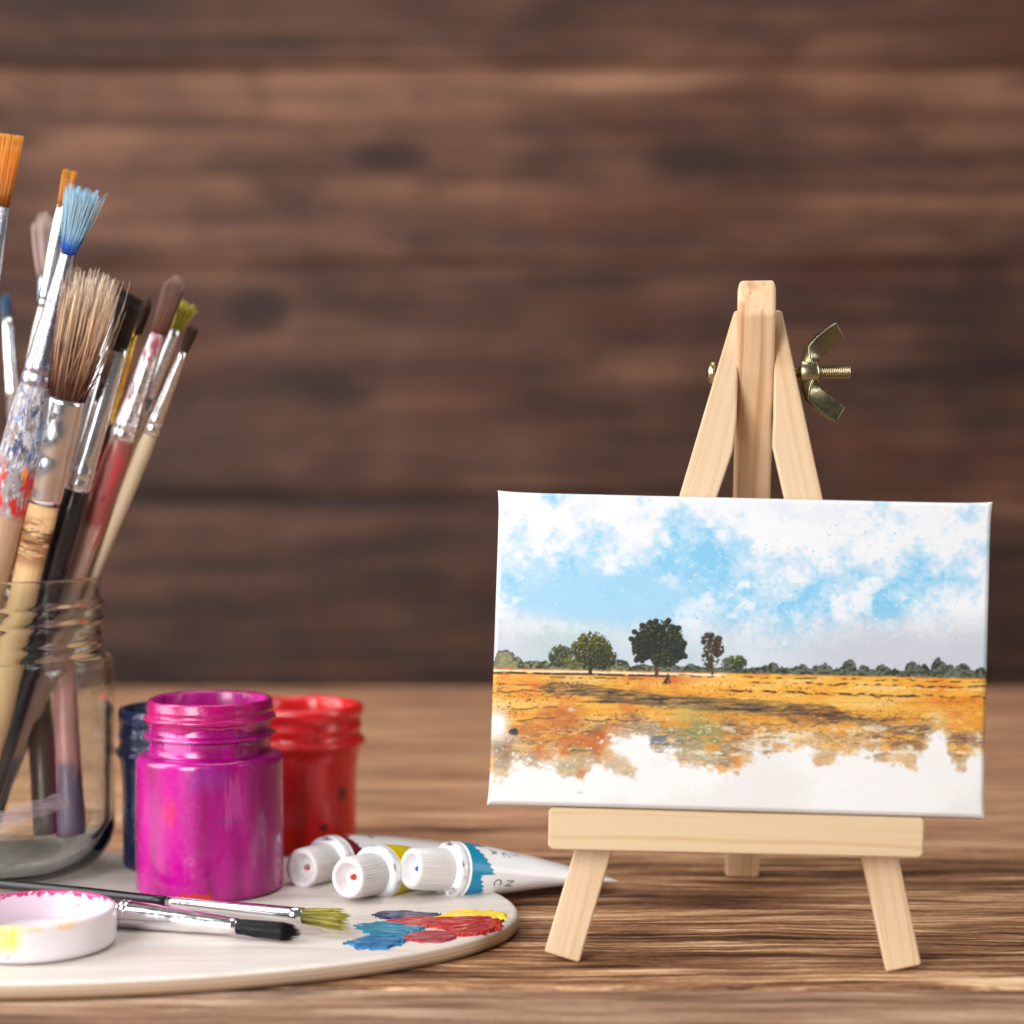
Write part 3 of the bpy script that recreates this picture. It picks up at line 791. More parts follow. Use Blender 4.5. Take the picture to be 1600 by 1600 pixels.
def build_glass_jar():
    E = empty('glass_jar', (JX, JD, PZ), 'clear threaded glass jar full of used paint brushes', 'jar')
    out = [(0, .6), (12, .5), (18, .1), (20.5, 0)] + arc(20.2, 14.8, 14.8, -80, 0, 12)
    out += [(34.9, 22), (34.9, 40), (34.9, 62)] + arc(30.6, 65.2, 4.2, 0, 80, 8) + [(30.2, 70.4)]
    zs = list(np.linspace(71.2, 92.4, 70)); out += [(30.0, z) for z in zs]
    out += arc(29.6, 93.4, .9, 0, 180, 8)
    inn = [(28.6, z) for z in np.linspace(92, 72, 12)] + [(28.4, 69.5)] + arc(28.6, 64.4, 3.3, 88, 0, 6) + [(32.0, 60), (32.0, 22)] + [(20.2 + 11.7 * math.cos(R(a)), 17.2 + 12.2 * math.sin(R(a))) for a in np.linspace(0, -88, 10)] + [(14, 5.6), (0, 6.4)]
    def fn(r, z, a):
        if r > 29.5 and 70.9 < z < 92.6:
            ph = a / (2 * math.pi)
            k = 0
            for t in range(-1, 4):
                zc = 75.5 + 5.2 * (t + ph)
                if 75 < zc < 89.5:
                    fade = min(1, (zc - 75) / 2, (89.5 - zc) / 2)
                    k = max(k, fade * math.exp(-((z - zc) / .95) ** 2))
            r += 1.5 * k + .9 * math.exp(-((z - 73) / 1.0) ** 2)
        return r, z
    V, Fc = lathe(out + inn, 120, fn, cap0=False, cap1=False)
    # merge the axis vertices
    o = mk('glass_body', V, Fc, mat_glass(), E)
    bm = bmesh.new(); bm.from_mesh(o.data)
    bmesh.ops.remove_doubles(bm, verts=bm.verts, dist=1e-6)
    bmesh.ops.recalc_face_normals(bm, faces=bm.faces); bm.to_mesh(o.data); bm.free(); o.data.shade_smooth()
    # translucent grey streak on the outside
    m = NT('grey_film'); n = m.noise(m.coord((.12, .12, .5)), 1, 4, .6)
    b = m.n('ShaderNodeBsdfPrincipled'); b.inputs['Base Color'].default_value = S(176, 166, 172); b.inputs['Roughness'].default_value = .5
    tr = m.n('ShaderNodeBsdfTransparent'); mx = m.n('ShaderNodeMixShader')
    m.l(m.rng(n, .3, .7, .22, .62), mx.inputs[0]); m.l(tr.outputs[0], mx.inputs[1]); m.l(b.outputs[0], mx.inputs[2]); m.l(mx.outputs[0], m.out.inputs['Surface'])
    V, Fc = [], []
    N = 30
    for i in range(N + 1):
        a = R(-118 + 76 * i / N)
        zc = 17.5 + 10 * i / N
        for d in (-2.6 - .3 * math.sin(i), 2.6 + .4 * math.sin(i * 1.7)):
            V.append((35.0 * math.cos(a), 35.0 * math.sin(a), zc + d))
    for i in range(N): Fc.append((2 * i, 2 * i + 2, 2 * i + 3, 2 * i + 1))
    mk('grey_streak', V, Fc, m.m, E)

def jar_paint_mat(name, base, deep, spots, rough=.22):
    m = NT(name); v = m.coord(); xyz = m.sep(v)
    k = m.noise(m.coord((.10, .10, .012)), 1, 4, .55)
    c = m.mix(m.rng(k, .38, .66), base, deep)
    f = m.noise(m.coord((.9, .9, .06)), 1, 4, .6)
    c = m.mix(m.rng(f, .55, .8, 0, .3), c, tuple(min(1, q * 1.25 + .03) for q in base[:3]) + (1,))
    for (col, ax, az, rx, rz, am, thr, sx, sz) in spots:   # angle-limited stain or painted highlight: ax = local x centre on the front
        n = m.noise(m.coord((sx, sx, sz), loc=(ax, az, 1)), 1, 5, .65)
        gx = m.math('MULTIPLY', m.math('SUBTRACT', xyz['X'], ax), 1 / rx); gz = m.math('MULTIPLY', m.math('SUBTRACT', xyz['Z'], az), 1 / rz)
        d = m.math('ADD', m.math('MULTIPLY', gx, gx), m.math('MULTIPLY', gz, gz))
        front = m.rng(xyz['Y'], 2, -4)
        w = m.math('MULTIPLY', m.rng(m.math('SUBTRACT', m.math('ADD', n, .5), m.math('MULTIPLY', d, .5)), thr, thr + .12, 0, am), front)
        c = m.mix(w, c, col)
    scr = m.noise(m.coord((.5, .5, .5)), 1, 5, .6)
    return m.pbr(c, m.rng(scr, .3, .7, rough - .08, rough + .12), 0, m.bump(m.math('ADD', scr, f), .16, .25), .4, .12, .5)

def build_pink_jar():
    cx = (328 - 800) / F * 552
    E = empty('paint_jar', (cx, 552, PZ), 'open glossy magenta paint jar with smeared rim standing on the palette', 'paint jar', 'paint jars on and behind the palette')
    body = jar_paint_mat('magenta_jar', S(188, 5, 142), S(136, 0, 92), [
        (S(130, 50, 150), 2.5, 37, 9, 7, .42, .76, .6, .25), (S(110, 40, 130), 9, 24.5, 11, 1.4, .5, .84, .8, .6),
        (S(216, 74, 36), -8.5, 27, 5.0, 12, .48, .88, 2.4, .05), (S(186, 70, 150), 10, 30, 6, 13, .6, .8, .8, .05),
        (S(222, 130, 196), -7, 46.5, 6, 4.4, .55, .66, 1.6, .05), (S(206, 44, 20), -1, 1.2, 9.5, 2.3, .95, .62, .25, .3)])  # pale pink neck spot: lighter streaks with a highlight painted in
    prof = [(0, .4), (19, .3)] + arc(20.6, 1.9, 1.9, -90, 0, 5) + [(22.5, 6), (22.6, 20), (22.5, 38)] + arc(20.3, 39.6, 2.2, 0, 85, 6) + [(18.9, 42), (18.5, 42.9), (18.45, 44.5), (18.45, 46.4), (18.7, 46.7), (19.7, 46.95), (20.1, 47.3), (20.1, 47.75), (19.5, 48.15), (18.6, 48.5), (18.45, 49), (18.45, 51.0)]
    V, Fc = lathe(prof, 96, cap1=False)
    mk('body', V, Fc, body, E)
    # neck ring, translucent plastic: same wall carried up to the rim
    neck = jar_paint_mat('magenta_neck', S(208, 44, 160), S(160, 6, 112), [], .25)
    V, Fc = lathe([(18.45, 51.05), (18.5, 57.5)] + arc(17.9, 57.6, .7, 0, 180, 6) + [(17.2, 50), (17.1, 44)], 96, cap0=False, cap1=False)
    mk('neck', V, Fc, neck, E)
    coat = plain('wet_magenta_paint', S(190, 0, 112), .2, 0, .5, .14, .35, .9)
    def wob(r, z, a):
        k = .5 * math.sin(3 * a + 1) + .4 * math.sin(7 * a + z) + .3 * math.sin(13 * a + 2.2 * z)
        kk = .35 * math.sin(5 * a + 2) + .3 * math.sin(11 * a)
        return r + .09 * k * (1 if r > 18 else .3), z + (kk * 1.5 if z < 51.6 else .10 * k)
    prof = [(18.5, 50.4), (18.8, 50.5), (19.0, 50.9), (19.1, 51.5), (19.5, 51.9), (20.1, 52.3), (20.25, 52.8), (20.0, 53.3), (19.3, 53.7), (19.1, 54.2), (19.1, 55.0), (19.3, 55.3), (19.3, 55.6), (19.05, 55.9), (19.0, 57.5), (18.85, 58.1), (18.4, 58.45), (17.9, 58.3), (17.6, 57.6), (17.4, 55), (17.2, 47)]
    V, Fc = lathe(prof, 140, wob, cap0=False, cap1=False)
    mk('paint_rim', V, Fc, coat, E)
    deep = plain('crimson_wet_paint', S(134, 0, 64), .16, 0, .6, .25, .25, .6)
    V, Fc = [(0, 0, 50.8)], []
    n, rr = 64, 12
    g = random.Random(4)
    for i in range(1, rr + 1):
        for k in range(n):
            a = 2 * math.pi * k / n; r = 16.9 * i / rr
            V.append((r * math.cos(a), r * math.sin(a), 50.8 + .7 * math.sin(r * .5 + 2 * a) * math.cos(a * 3) + 1.6 * (i / rr) ** 6))
    for k in range(n): Fc.append((0, 1 + k, 1 + (k + 1) % n))
    for i in range(rr - 1):
        for k in range(n): Fc.append((1 + i * n + k, 1 + i * n + (k + 1) % n, 1 + (i + 1) * n + (k + 1) % n, 1 + (i + 1) * n + k))
    mk('paint', V, Fc, deep, E)

def build_other_jar(px, D, z, sc, h, label, base, deep, spots, coatcol, paintcol):
    cx = (px - 800) / F * D
    E = empty('paint_jar', (cx, D, z), label, 'paint jar', 'paint jars on and behind the palette')
    m = jar_paint_mat('jar_' + label.split()[1], base, deep, spots, .3)
    prof = [(0, .3), (17.6, .2)] + arc(18, 1.6, 1.6, -90, 0, 5) + [(19.7, 10), (19.8, 26), (20.4, 31), (21.3, 35.2), (22.9, 36.6), (23.0, 37.4), (22.7, 38.1), (21.4, 38.8), (21.3, 41), (21.7, 42), (21.7, 43), (21.3, 44), (21.3, h - 1.5)]
    prof += [(21.5, h - 1), (21.4, h - .3), (20.8, h), (19.8, h - .1), (19.4, h - 1), (19.3, h - 12)]
    prof = [(r * sc, zz) for r, zz in prof]
    V, Fc = lathe(prof, 80, cap1=False)
    mk('body', V, Fc, m, E)
    V, Fc = lathe([(19.2 * sc, h - 7.5), (10 * sc, h - 8.3), (.2, h - 8)], 48)
    mk('paint', V, Fc, paintcol, E)
    def wob(r, zz, a):
        return r + .2 * math.sin(5 * a) + .15 * math.sin(9 * a + 1), zz + (.7 * math.sin(3 * a + 2.5) + .4 * math.sin(7 * a) if zz < h - 2 else .2 * math.sin(6 * a))
    V, Fc = lathe([(21.35 * sc, h - 4.5), (21.9 * sc, h - 4), (22.1 * sc, h - 2), (21.9 * sc, h - .2), (21 * sc, h + .4), (19.6 * sc, h + .3), (19.0 * sc, h - 1), (18.9 * sc, h - 6.5)], 90, wob, cap0=False, cap1=False)
    mk('paint_rim', V, Fc, coatcol, E)

# ------------------------------------------------------------------ palette, lid, paint dabs
def inside_poly(px, py, poly):
    x, y = px, py; c = np.zeros(x.shape, bool)
    n = len(poly)
    for i in range(n):
        x0, y0 = poly[i]; x1, y1 = poly[(i + 1) % n]
        if y0 == y1: continue
        c ^= ((y0 > y) != (y1 > y)) & (x < (x1 - x0) * (y - y0) / (y1 - y0) + x0)
    return c

def dist_poly(px, py, poly):
    d = np.full(px.shape, 1e9)
    n = len(poly)
    for i in range(n):
        a = np.array(poly[i]); b = np.array(poly[(i + 1) % n]); ab = b - a
        t = np.clip(((px - a[0]) * ab[0] + (py - a[1]) * ab[1]) / (ab @ ab + 1e-9), 0, 1)
        d = np.minimum(d, np.hypot(px - a[0] - t * ab[0], py - a[1] - t * ab[1]))
    return d

PCX, PCY = -141.0, 521.0
def build_palette():
    E = empty('palette', (PCX, PCY, 0), 'oval pale wooden palette lying on the table with mixed paint dabs', 'palette')
    n = 160
    def edge(k, ins):
        a = 2 * math.pi * k / n
        b = 72.5 if math.sin(a) < 0 else 84
        return ((143 - ins) * math.cos(a), (b - ins) * math.sin(a))
    rings = [(1.2, .25), (.2, .9), (0, 1.8), (0, 3.6), (.35, 4.5), (1.0, 4.95), (1.8, 5.0)]
    V, Fc = [], []
    for ins, z in rings:
        for k in range(n):
            x, y = edge(k, ins); V.append((x, y, z))
    for i in range(len(rings) - 1):
        for k in range(n): Fc.append((i * n + k, i * n + (k + 1) % n, (i + 1) * n + (k + 1) % n, (i + 1) * n + k))
    Fc.append(tuple(range(n - 1, -1, -1))); Fc.append(tuple((len(rings) - 1) * n + k for k in range(n)))
    m = NT('birch_ply')
    g = m.noise(m.coord((.03, .5, .5)), 1, 4, .6); g2 = m.noise(m.coord((.02, .06, .1)), 1, 3)
    c = m.mix(m.rng(g, .4, .7), S(218, 210, 204), S(202, 190, 181)); c = m.mix(m.rng(g2, .5, .75, 0, .4), c, S(214, 198, 182))
    ply = m.rng(m.sep(m.coord())['Z'], 1.2, 4.4, 0, 1, False)
    ed = m.ramp(ply, [(0, S(150, 122, 98)), (.3, S(186, 160, 136)), (.34, S(160, 132, 108)), (.62, S(196, 172, 148)), (.66, S(170, 144, 120)), (.99, S(204, 184, 164)), (1, S(255, 255, 255))], 'LINEAR')
    z = m.sep(m.coord())['Z']
    c = m.mix(m.rng(z, 4.6, 4.3), c, ed)
    mk('board', V, Fc, m.pbr(c, .48, 0, m.bump(g, .15, .2), 0, 0, .4), E, frame=Matrix.Identity(4))
    def dab(poly_px, h, cols, ang, label, seed, rough=.25):
        poly = [(G(x, y, 5).x - PCX, G(x, y, 5).y - PCY) for x, y in poly_px]
        xs = [p[0] for p in poly]; ys_ = [p[1] for p in poly]
        st = .22
        gx, gy = np.meshgrid(np.arange(min(xs) - 1.5, max(xs) + 1.5, st), np.arange(min(ys_) - 1.5, max(ys_) + 1.5, st))
        wx = gx + (fbm(gx / .9, gy / 1.6, seed, 3) - .5) * 3.4; wy = gy + (fbm(gx / 1.4, gy / 1.2, seed + 1, 3) - .5) * 2.0
        d = dist_poly(wx, wy, poly); ins = inside_poly(wx, wy, poly)
        ca, sa = math.cos(R(ang)), math.sin(R(ang))
        u, v = gx * ca + gy * sa, -gx * sa + gy * ca
        rid = fbm(u / 8, v / 1.0, seed + 2, 4, .6); lump = fbm(u / 3, v / 2, seed + 3, 3)
        H = sst(0, .9, d) * h * .75 * (.35 + .55 * rid + .5 * lump) + .03
        ny_, nx_ = gx.shape
        Vl = np.stack([gx, gy, 5.0 + np.where(ins, H, -.25)], -1).reshape(-1, 3)
        idx = np.arange(nx_ * ny_).reshape(ny_, nx_)
        keep = ins[:-1, :-1] | ins[1:, :-1] | ins[:-1, 1:] | ins[1:, 1:]
        fc = np.stack([idx[:-1, :-1], idx[:-1, 1:], idx[1:, 1:], idx[1:, :-1]], -1)[keep]
        used = np.unique(fc); remap = -np.ones(nx_ * ny_, int); remap[used] = np.arange(len(used))
        m = NT('dab_paint')
        k = m.noise(m.coord((.12, .5, .3), rot=(0, 0, -R(ang)), loc=(seed, 0, 0)), 1, 5, .62, .6)
        cc = m.ramp(k, [(.28 + .44 * i / max(1, len(cols) - 1), c) for i, c in enumerate(cols)])
        o = mk('paint_dab', Vl[used].tolist(), remap[fc].tolist(), m.pbr(cc, .28, 0, None, .25, 0, .45), E)
        o['label'] = label
    navy, teal = S(22, 34, 84), S(10, 150, 184)
    dab([(580, 1430), (600, 1424), (640, 1424), (688, 1429), (684, 1436), (640, 1438), (600, 1436)], .7, [S(12, 18, 54), S(22, 36, 92), S(10, 14, 44)], 10, 'navy blue paint dab', 3)
    dab([(675, 1436), (700, 1427), (722, 1421), (760, 1424), (796, 1428), (790, 1437), (740, 1438), (700, 1440)], .8, [S(226, 180, 0), S(250, 216, 10), S(240, 200, 0)], 8, 'bright yellow paint dab', 7)
    dab([(600, 1441), (640, 1434), (700, 1435), (760, 1433), (788, 1440), (782, 1450), (750, 1462), (715, 1464), (690, 1452), (640, 1449)], 1.0, [S(96, 18, 44), S(150, 26, 34), S(196, 44, 22), S(120, 18, 40)], 12, 'crimson red paint dab', 11)
    dab([(552, 1446), (600, 1441), (650, 1446), (664, 1452), (640, 1460), (632, 1468), (590, 1466), (570, 1458)], .8, [S(2, 112, 146), S(6, 132, 160), S(2, 88, 128)], -6, 'turquoise paint dab', 15)
    dab([(625, 1464), (660, 1455), (700, 1456), (718, 1464), (700, 1473), (660, 1474), (636, 1470)], .8, [S(134, 30, 56), S(170, 50, 60), S(110, 26, 60)], 4, 'plum red paint dab', 19)
    dab([(538, 1474), (575, 1464), (620, 1464), (638, 1470), (625, 1478), (600, 1485), (560, 1484)], .9, [S(0, 56, 128), S(0, 114, 160), S(0, 96, 150), S(10, 44, 116)], -4, 'blue turquoise paint dab', 23)

def build_lid():
    D = 484.0; cx = (58 - 800) / F * D
    E = empty('jar_lid', (cx, D, PZ), 'upturned white plastic jar lid streaked with pink and yellow paint', 'lid')
    m = NT('white_plastic_lid'); v = m.coord(); xyz = m.sep(v)
    base = S(228, 222, 226)
    c = base
    n = m.noise(m.coord((.25, .25, .25)), 1, 5, .65)
    # pink smear along the far rim and the top of the inner wall
    rr = m.math('SQRT', m.math('ADD', m.math('MULTIPLY', xyz['X'], xyz['X']), m.math('MULTIPLY', xyz['Y'], xyz['Y'])))
    lo = m.noise(m.coord((.32, .32, .32), loc=(4, 1, 2)), 1, 5, .7)
    inner = m.math('MULTIPLY', m.rng(rr, 20.75, 20.5), m.rng(xyz['Z'], 2.3, 2.8))
    c = m.mix(m.math('MULTIPLY', inner, .55), base, S(226, 196, 216))
    hgt = m.math('ADD', xyz['Z'], m.math('MULTIPLY', m.math('SUBTRACT', lo, .5), 8.0))
    far = m.rng(m.math('ADD', xyz['Y'], m.math('MULTIPLY', m.math('SUBTRACT', n, .5), 14.0)), 4, 8)
    f = m.math('MULTIPLY', m.math('MULTIPLY', m.rng(hgt, 9.3, 9.8), far), m.rng(rr, 20.75, 20.5))
    c = m.mix(m.math('MULTIPLY', f, .95), c, S(190, 8, 110))
    thin = m.math('MULTIPLY', m.math('MULTIPLY', inner, m.rng(m.noise(m.coord((.1, .1, 1.1), loc=(2, 8, 0)), 1, 3, .6), .62, .68)), .7)
    c = m.mix(thin, c, S(206, 30, 130))
    # yellow run on the outside front
    st = m.noise(m.coord((.55, .55, .035)), 1, 4, .6)
    gx = m.math('MULTIPLY', m.math('ADD', xyz['X'], 4.6), 1 / 5.6)
    yl = m.math('MULTIPLY', m.rng(m.math('SUBTRACT', st, m.math('MULTIPLY', m.math('MULTIPLY', gx, gx), .22)), .12, .5, 0, .85), m.math('MULTIPLY', m.rng(xyz['Y'], -12, -15), m.rng(xyz['Z'], 1.2, 6.5)))
    c = m.mix(yl, c, S(244, 212, 30))
    rimy = m.math('MULTIPLY', m.math('MULTIPLY', m.rng(xyz['Z'], 8.3, 9.2), m.rng(xyz['Y'], -13, -16)), m.rng(n, .38, .55, 0, .55))
    c = m.mix(rimy, c, S(240, 196, 110))
    pv = m.math('MULTIPLY', m.rng(m.noise(m.coord((.8, .8, .3), loc=(2, 1, 0)), 1, 3), .62, .7, 0, .8), m.math('MULTIPLY', m.rng(xyz['Z'], 4.5, 2.5), m.math('MULTIPLY', m.rng(xyz['Y'], -14, -17), m.rng(xyz['X'], 1, -2))))
    c = m.mix(pv, c, S(112, 84, 150))
    m.pbr(c, .35, 0, m.bump(n, .1, .2), .2, .3, .5)
    prof = [(0, .5), (17.5, .5), (18.3, .35)] + arc(18.6, 2.6, 2.4, -80, 0, 6) + [(21.0, 6), (20.9, 9.0)] + arc(20.1, 9.6, .8, 0, 180, 6) + [(19.2, 8), (19.2, 3.4), (18.6, 2.5), (15, 2.2), (0, 2.2)]
    V, Fc = lathe(prof, 110, cap0=False, cap1=False)
    mk('shell', V, Fc, m.m, E)

# ------------------------------------------------------------------ brushes
def tuft_mesh(zb, zt, base, tip, n, thick, g, pointed=0., zjit=.12, splay=.0, bend=0., stray=.03, core=True, ragged=0., cut=0., cx0=0., cx1=0.):
    """hairs from an elliptical root to an elliptical tip; returns verts, faces, along, shade"""
    V, Fc, al, sh = [], [], [], []
    Ln = zt - zb
    def hair(x0, y0, x1, y1, z1, th, s, curl):
        i0 = len(V)
        seg = 5
        for i in range(seg + 1):
            t = i / seg
            k = t + bend * t * (1 - t)
            x = x0 + (x1 - x0) * k + curl[0] * math.sin(t * 3.1) * t; y = y0 + (y1 - y0) * k + curl[1] * math.sin(t * 2.7) * t
            z = zb - 1.0 + (z1 - zb + 1.0) * t
            r = th * (1 - .75 * t ** 2)
            for q in range(3):
                a = 2.1 * q + s * 6
                V.append((x + r * math.cos(a), y + r * math.sin(a), z)); al.append(t * (z1 - zb) / Ln); sh.append(s)
        for i in range(seg):
            for q in range(3):
                a, b = i0 + i * 3 + q, i0 + i * 3 + (q + 1) % 3
                Fc.append((a, b, b + 3, a + 3))
        Fc.append((i0, i0 + 2, i0 + 1)); e = i0 + seg * 3; Fc.append((e, e + 1, e + 2))
    for k in range(n):
        a = g.uniform(0, 2 * math.pi); q = math.sqrt(g.random())
        if g.random() < .45: q = .9 + .1 * g.random()
        c, s = math.cos(a), math.sin(a)
        x0, y0 = cx0 + base[0] * q * c, base[1] * q * s
        x1, y1 = cx1 + tip[0] * q * c * (1 + g.uniform(-splay, splay)), tip[1] * q * s * (1 + g.uniform(-splay, splay))
        z1 = zt - Ln * zjit * g.random() - pointed * Ln * (q ** 2) * .9 + cut * x1
        if ragged: z1 -= Ln * ragged * (0.5 + .5 * math.sin(x1 * 2.3 + 1.3)) * g.random()
        cu = (g.uniform(-1, 1) * .04 * Ln * splay, g.uniform(-1, 1) * .04 * Ln * splay)
        if g.random() < stray:
            x1 += g.uniform(-1, 1) * tip[0] * .7 + .05 * Ln; cu = (g.uniform(-1, 1) * .05 * Ln, 0)
        hair(x0, y0, x1, y1, z1, thick * g.uniform(.7, 1.2), g.random(), cu)
    if core:
        st = []
        hgt = .8 if not pointed else .78
        for i in range(9):
            t = i / 8 * hgt
            f = 1 - pointed * t ** 2 * 1.15
            st.append((zb - 1 + (Ln + 1) * t, cx0 + (cx1 - cx0) * t, max(.15, (base[0] + (tip[0] - base[0]) * t) * .86 * f * (1 if i < 8 else .6)), max(.15, (base[1] + (tip[1] - base[1]) * t) * .86 * f * (1 if i < 8 else .6))))
        v, f = sweep(st, 18)
        i0 = len(V)
        V += v; Fc += [tuple(i0 + q for q in ff) for ff in f]
        al += [min(1, max(0, (p[2] - zb) / Ln)) for p in v]; sh += [.25] * len(v)
    return V, Fc, al, sh

def add_tuft(E, data, mat):
    V, Fc, al, sh = data
    o = mk('bristles', V, Fc, mat, E)
    for nm, dat in (('along', al), ('shade', sh)):
        a = o.data.attributes.new(nm, 'FLOAT', 'POINT'); a.data.foreach_set('value', dat)
    return o

RIMZ = PZ + 93.0
class Brush:
    """a brush: local z runs from the tail of the handle to the tip"""
    def __init__(s, label, tip, tail, group):
        s.T, s.B = tip, tail
        z = (tip - tail).normalized(); x = Vector((0, 1, 0)).cross(z).normalized(); y = z.cross(x)
        s.L = (tip - tail).length
        s.E = empty('paintbrush', tail, label, 'paintbrush', group, rot=Matrix((x, y, z)).transposed())
    def zpx(s, val, axis=1):
        """distance along the brush where its axis shows at pixel row (axis=1) or column (axis=0)"""
        def f(t):
            p = s.B + (s.T - s.B) * t
            return (HZ - (p.z - CAMH) / p.y * F) if axis == 1 else (800 + p.x / p.y * F)
        lo, hi = -.2, 1.3
        inc = f(1) > f(0)
        for _ in range(60):
            m = (lo + hi) / 2
            if (f(m) < val) == inc: lo = m
            else: hi = m
        return lo * s.L
    def mm(s, z): return (s.B + (s.T - s.B) * (z / s.L)).y / F     # mm per photo pixel there

def jar_brush(label, tip_px, tip_D, rim_off):
    T = P(*tip_px, tip_D)
    Rm = Vector((JX + rim_off[0], JD + rim_off[1], RIMZ))
    d = (T - Rm)
    k = (Rm.z - (PZ + 8.5)) / d.z
    B = Rm - d * k
    off = Vector((B.x - JX, B.y - JD)).length
    if off > 23:
        s = 23 / off
        B = Vector((JX + (B.x - JX) * s, JD + (B.y - JD) * s, B.z))
    return Brush(label, T, B, 'brushes standing in the glass jar')

def stations(b, rows, flatten=None):
    """rows: (row px, half width px, depth ratio[, shift px])"""
    out = []
    for r in rows:
        z = b.zpx(r[0]); mm = b.mm(z)
        out.append((z, (r[3] if len(r) > 3 else 0) * mm, r[1] * mm, r[1] * mm * r[2]))
    out.sort()
    # keep z strictly increasing
    res = [out[0]]
    for o in out[1:]:
        res.append((max(o[0], res[-1][0] + .05),) + o[1:])
    return res

def crimp(st, z0, z1, amp, n=2):
    amp *= .5
    """insert n raised rings between z0 and z1 of a ferrule station list"""
    zs = np.array([s[0] for s in st])
    def at(z): return [float(np.interp(z, zs, [s[i] for s in st])) for i in range(1, 4)]
    add = []
    w = (z1 - z0) / n
    for k in range(n):
        a = z0 + k * w
        for t, q in ((.0, 0), (.12, 1), (.72, 1), (.84, 0)):
            v = at(a + t * w); add.append((a + t * w, v[0], v[1] + amp * q, v[2] + amp * q))
    keep = [s for s in st if not (z0 <= s[0] <= z1)]
    return sorted(keep + add)

def smooth_st(st, n=6):
    """smoothly resample a handle profile"""
    z = [s[0] for s in st]; out = []
    for i in range(len(st) - 1):
        for k in range(n):
            t = k / n; tt = t * t * (3 - 2 * t)
            out.append((z[i] + (z[i + 1] - z[i]) * t,) + tuple(st[i][j] + (st[i + 1][j] - st[i][j]) * tt for j in (1, 2, 3)))
    out.append(st[-1][:4])
    return out

def handle(b, rows, mat, taper=.55):
    st = stations(b, rows)
    z0 = st[0][0]
    hw, hd = st[0][2], st[0][3]
    if z0 > 2:
        m = min(hw, hd)
        st = [(0, 0, .5 * taper * m, .5 * taper * m), (1, 0, m * taper, m * taper), (z0 * .5, st[0][1] * .3, (m * taper + hw) / 2, (m * taper + hd) / 2)] + st
    V, Fc = sweep(smooth_st(st), 24)
    return mk('handle', V, Fc, mat, b.E)

def ferrule(b, rows, mat, cr=None, n=2, amp=.18):
    st = smooth_st(stations(b, rows), 4)
    if cr: st = crimp(st, *sorted((b.zpx(cr[0]), b.zpx(cr[1]))), amp, n)
    V, Fc = sweep(st, 32)
    return mk('ferrule', V, Fc, mat, b.E)

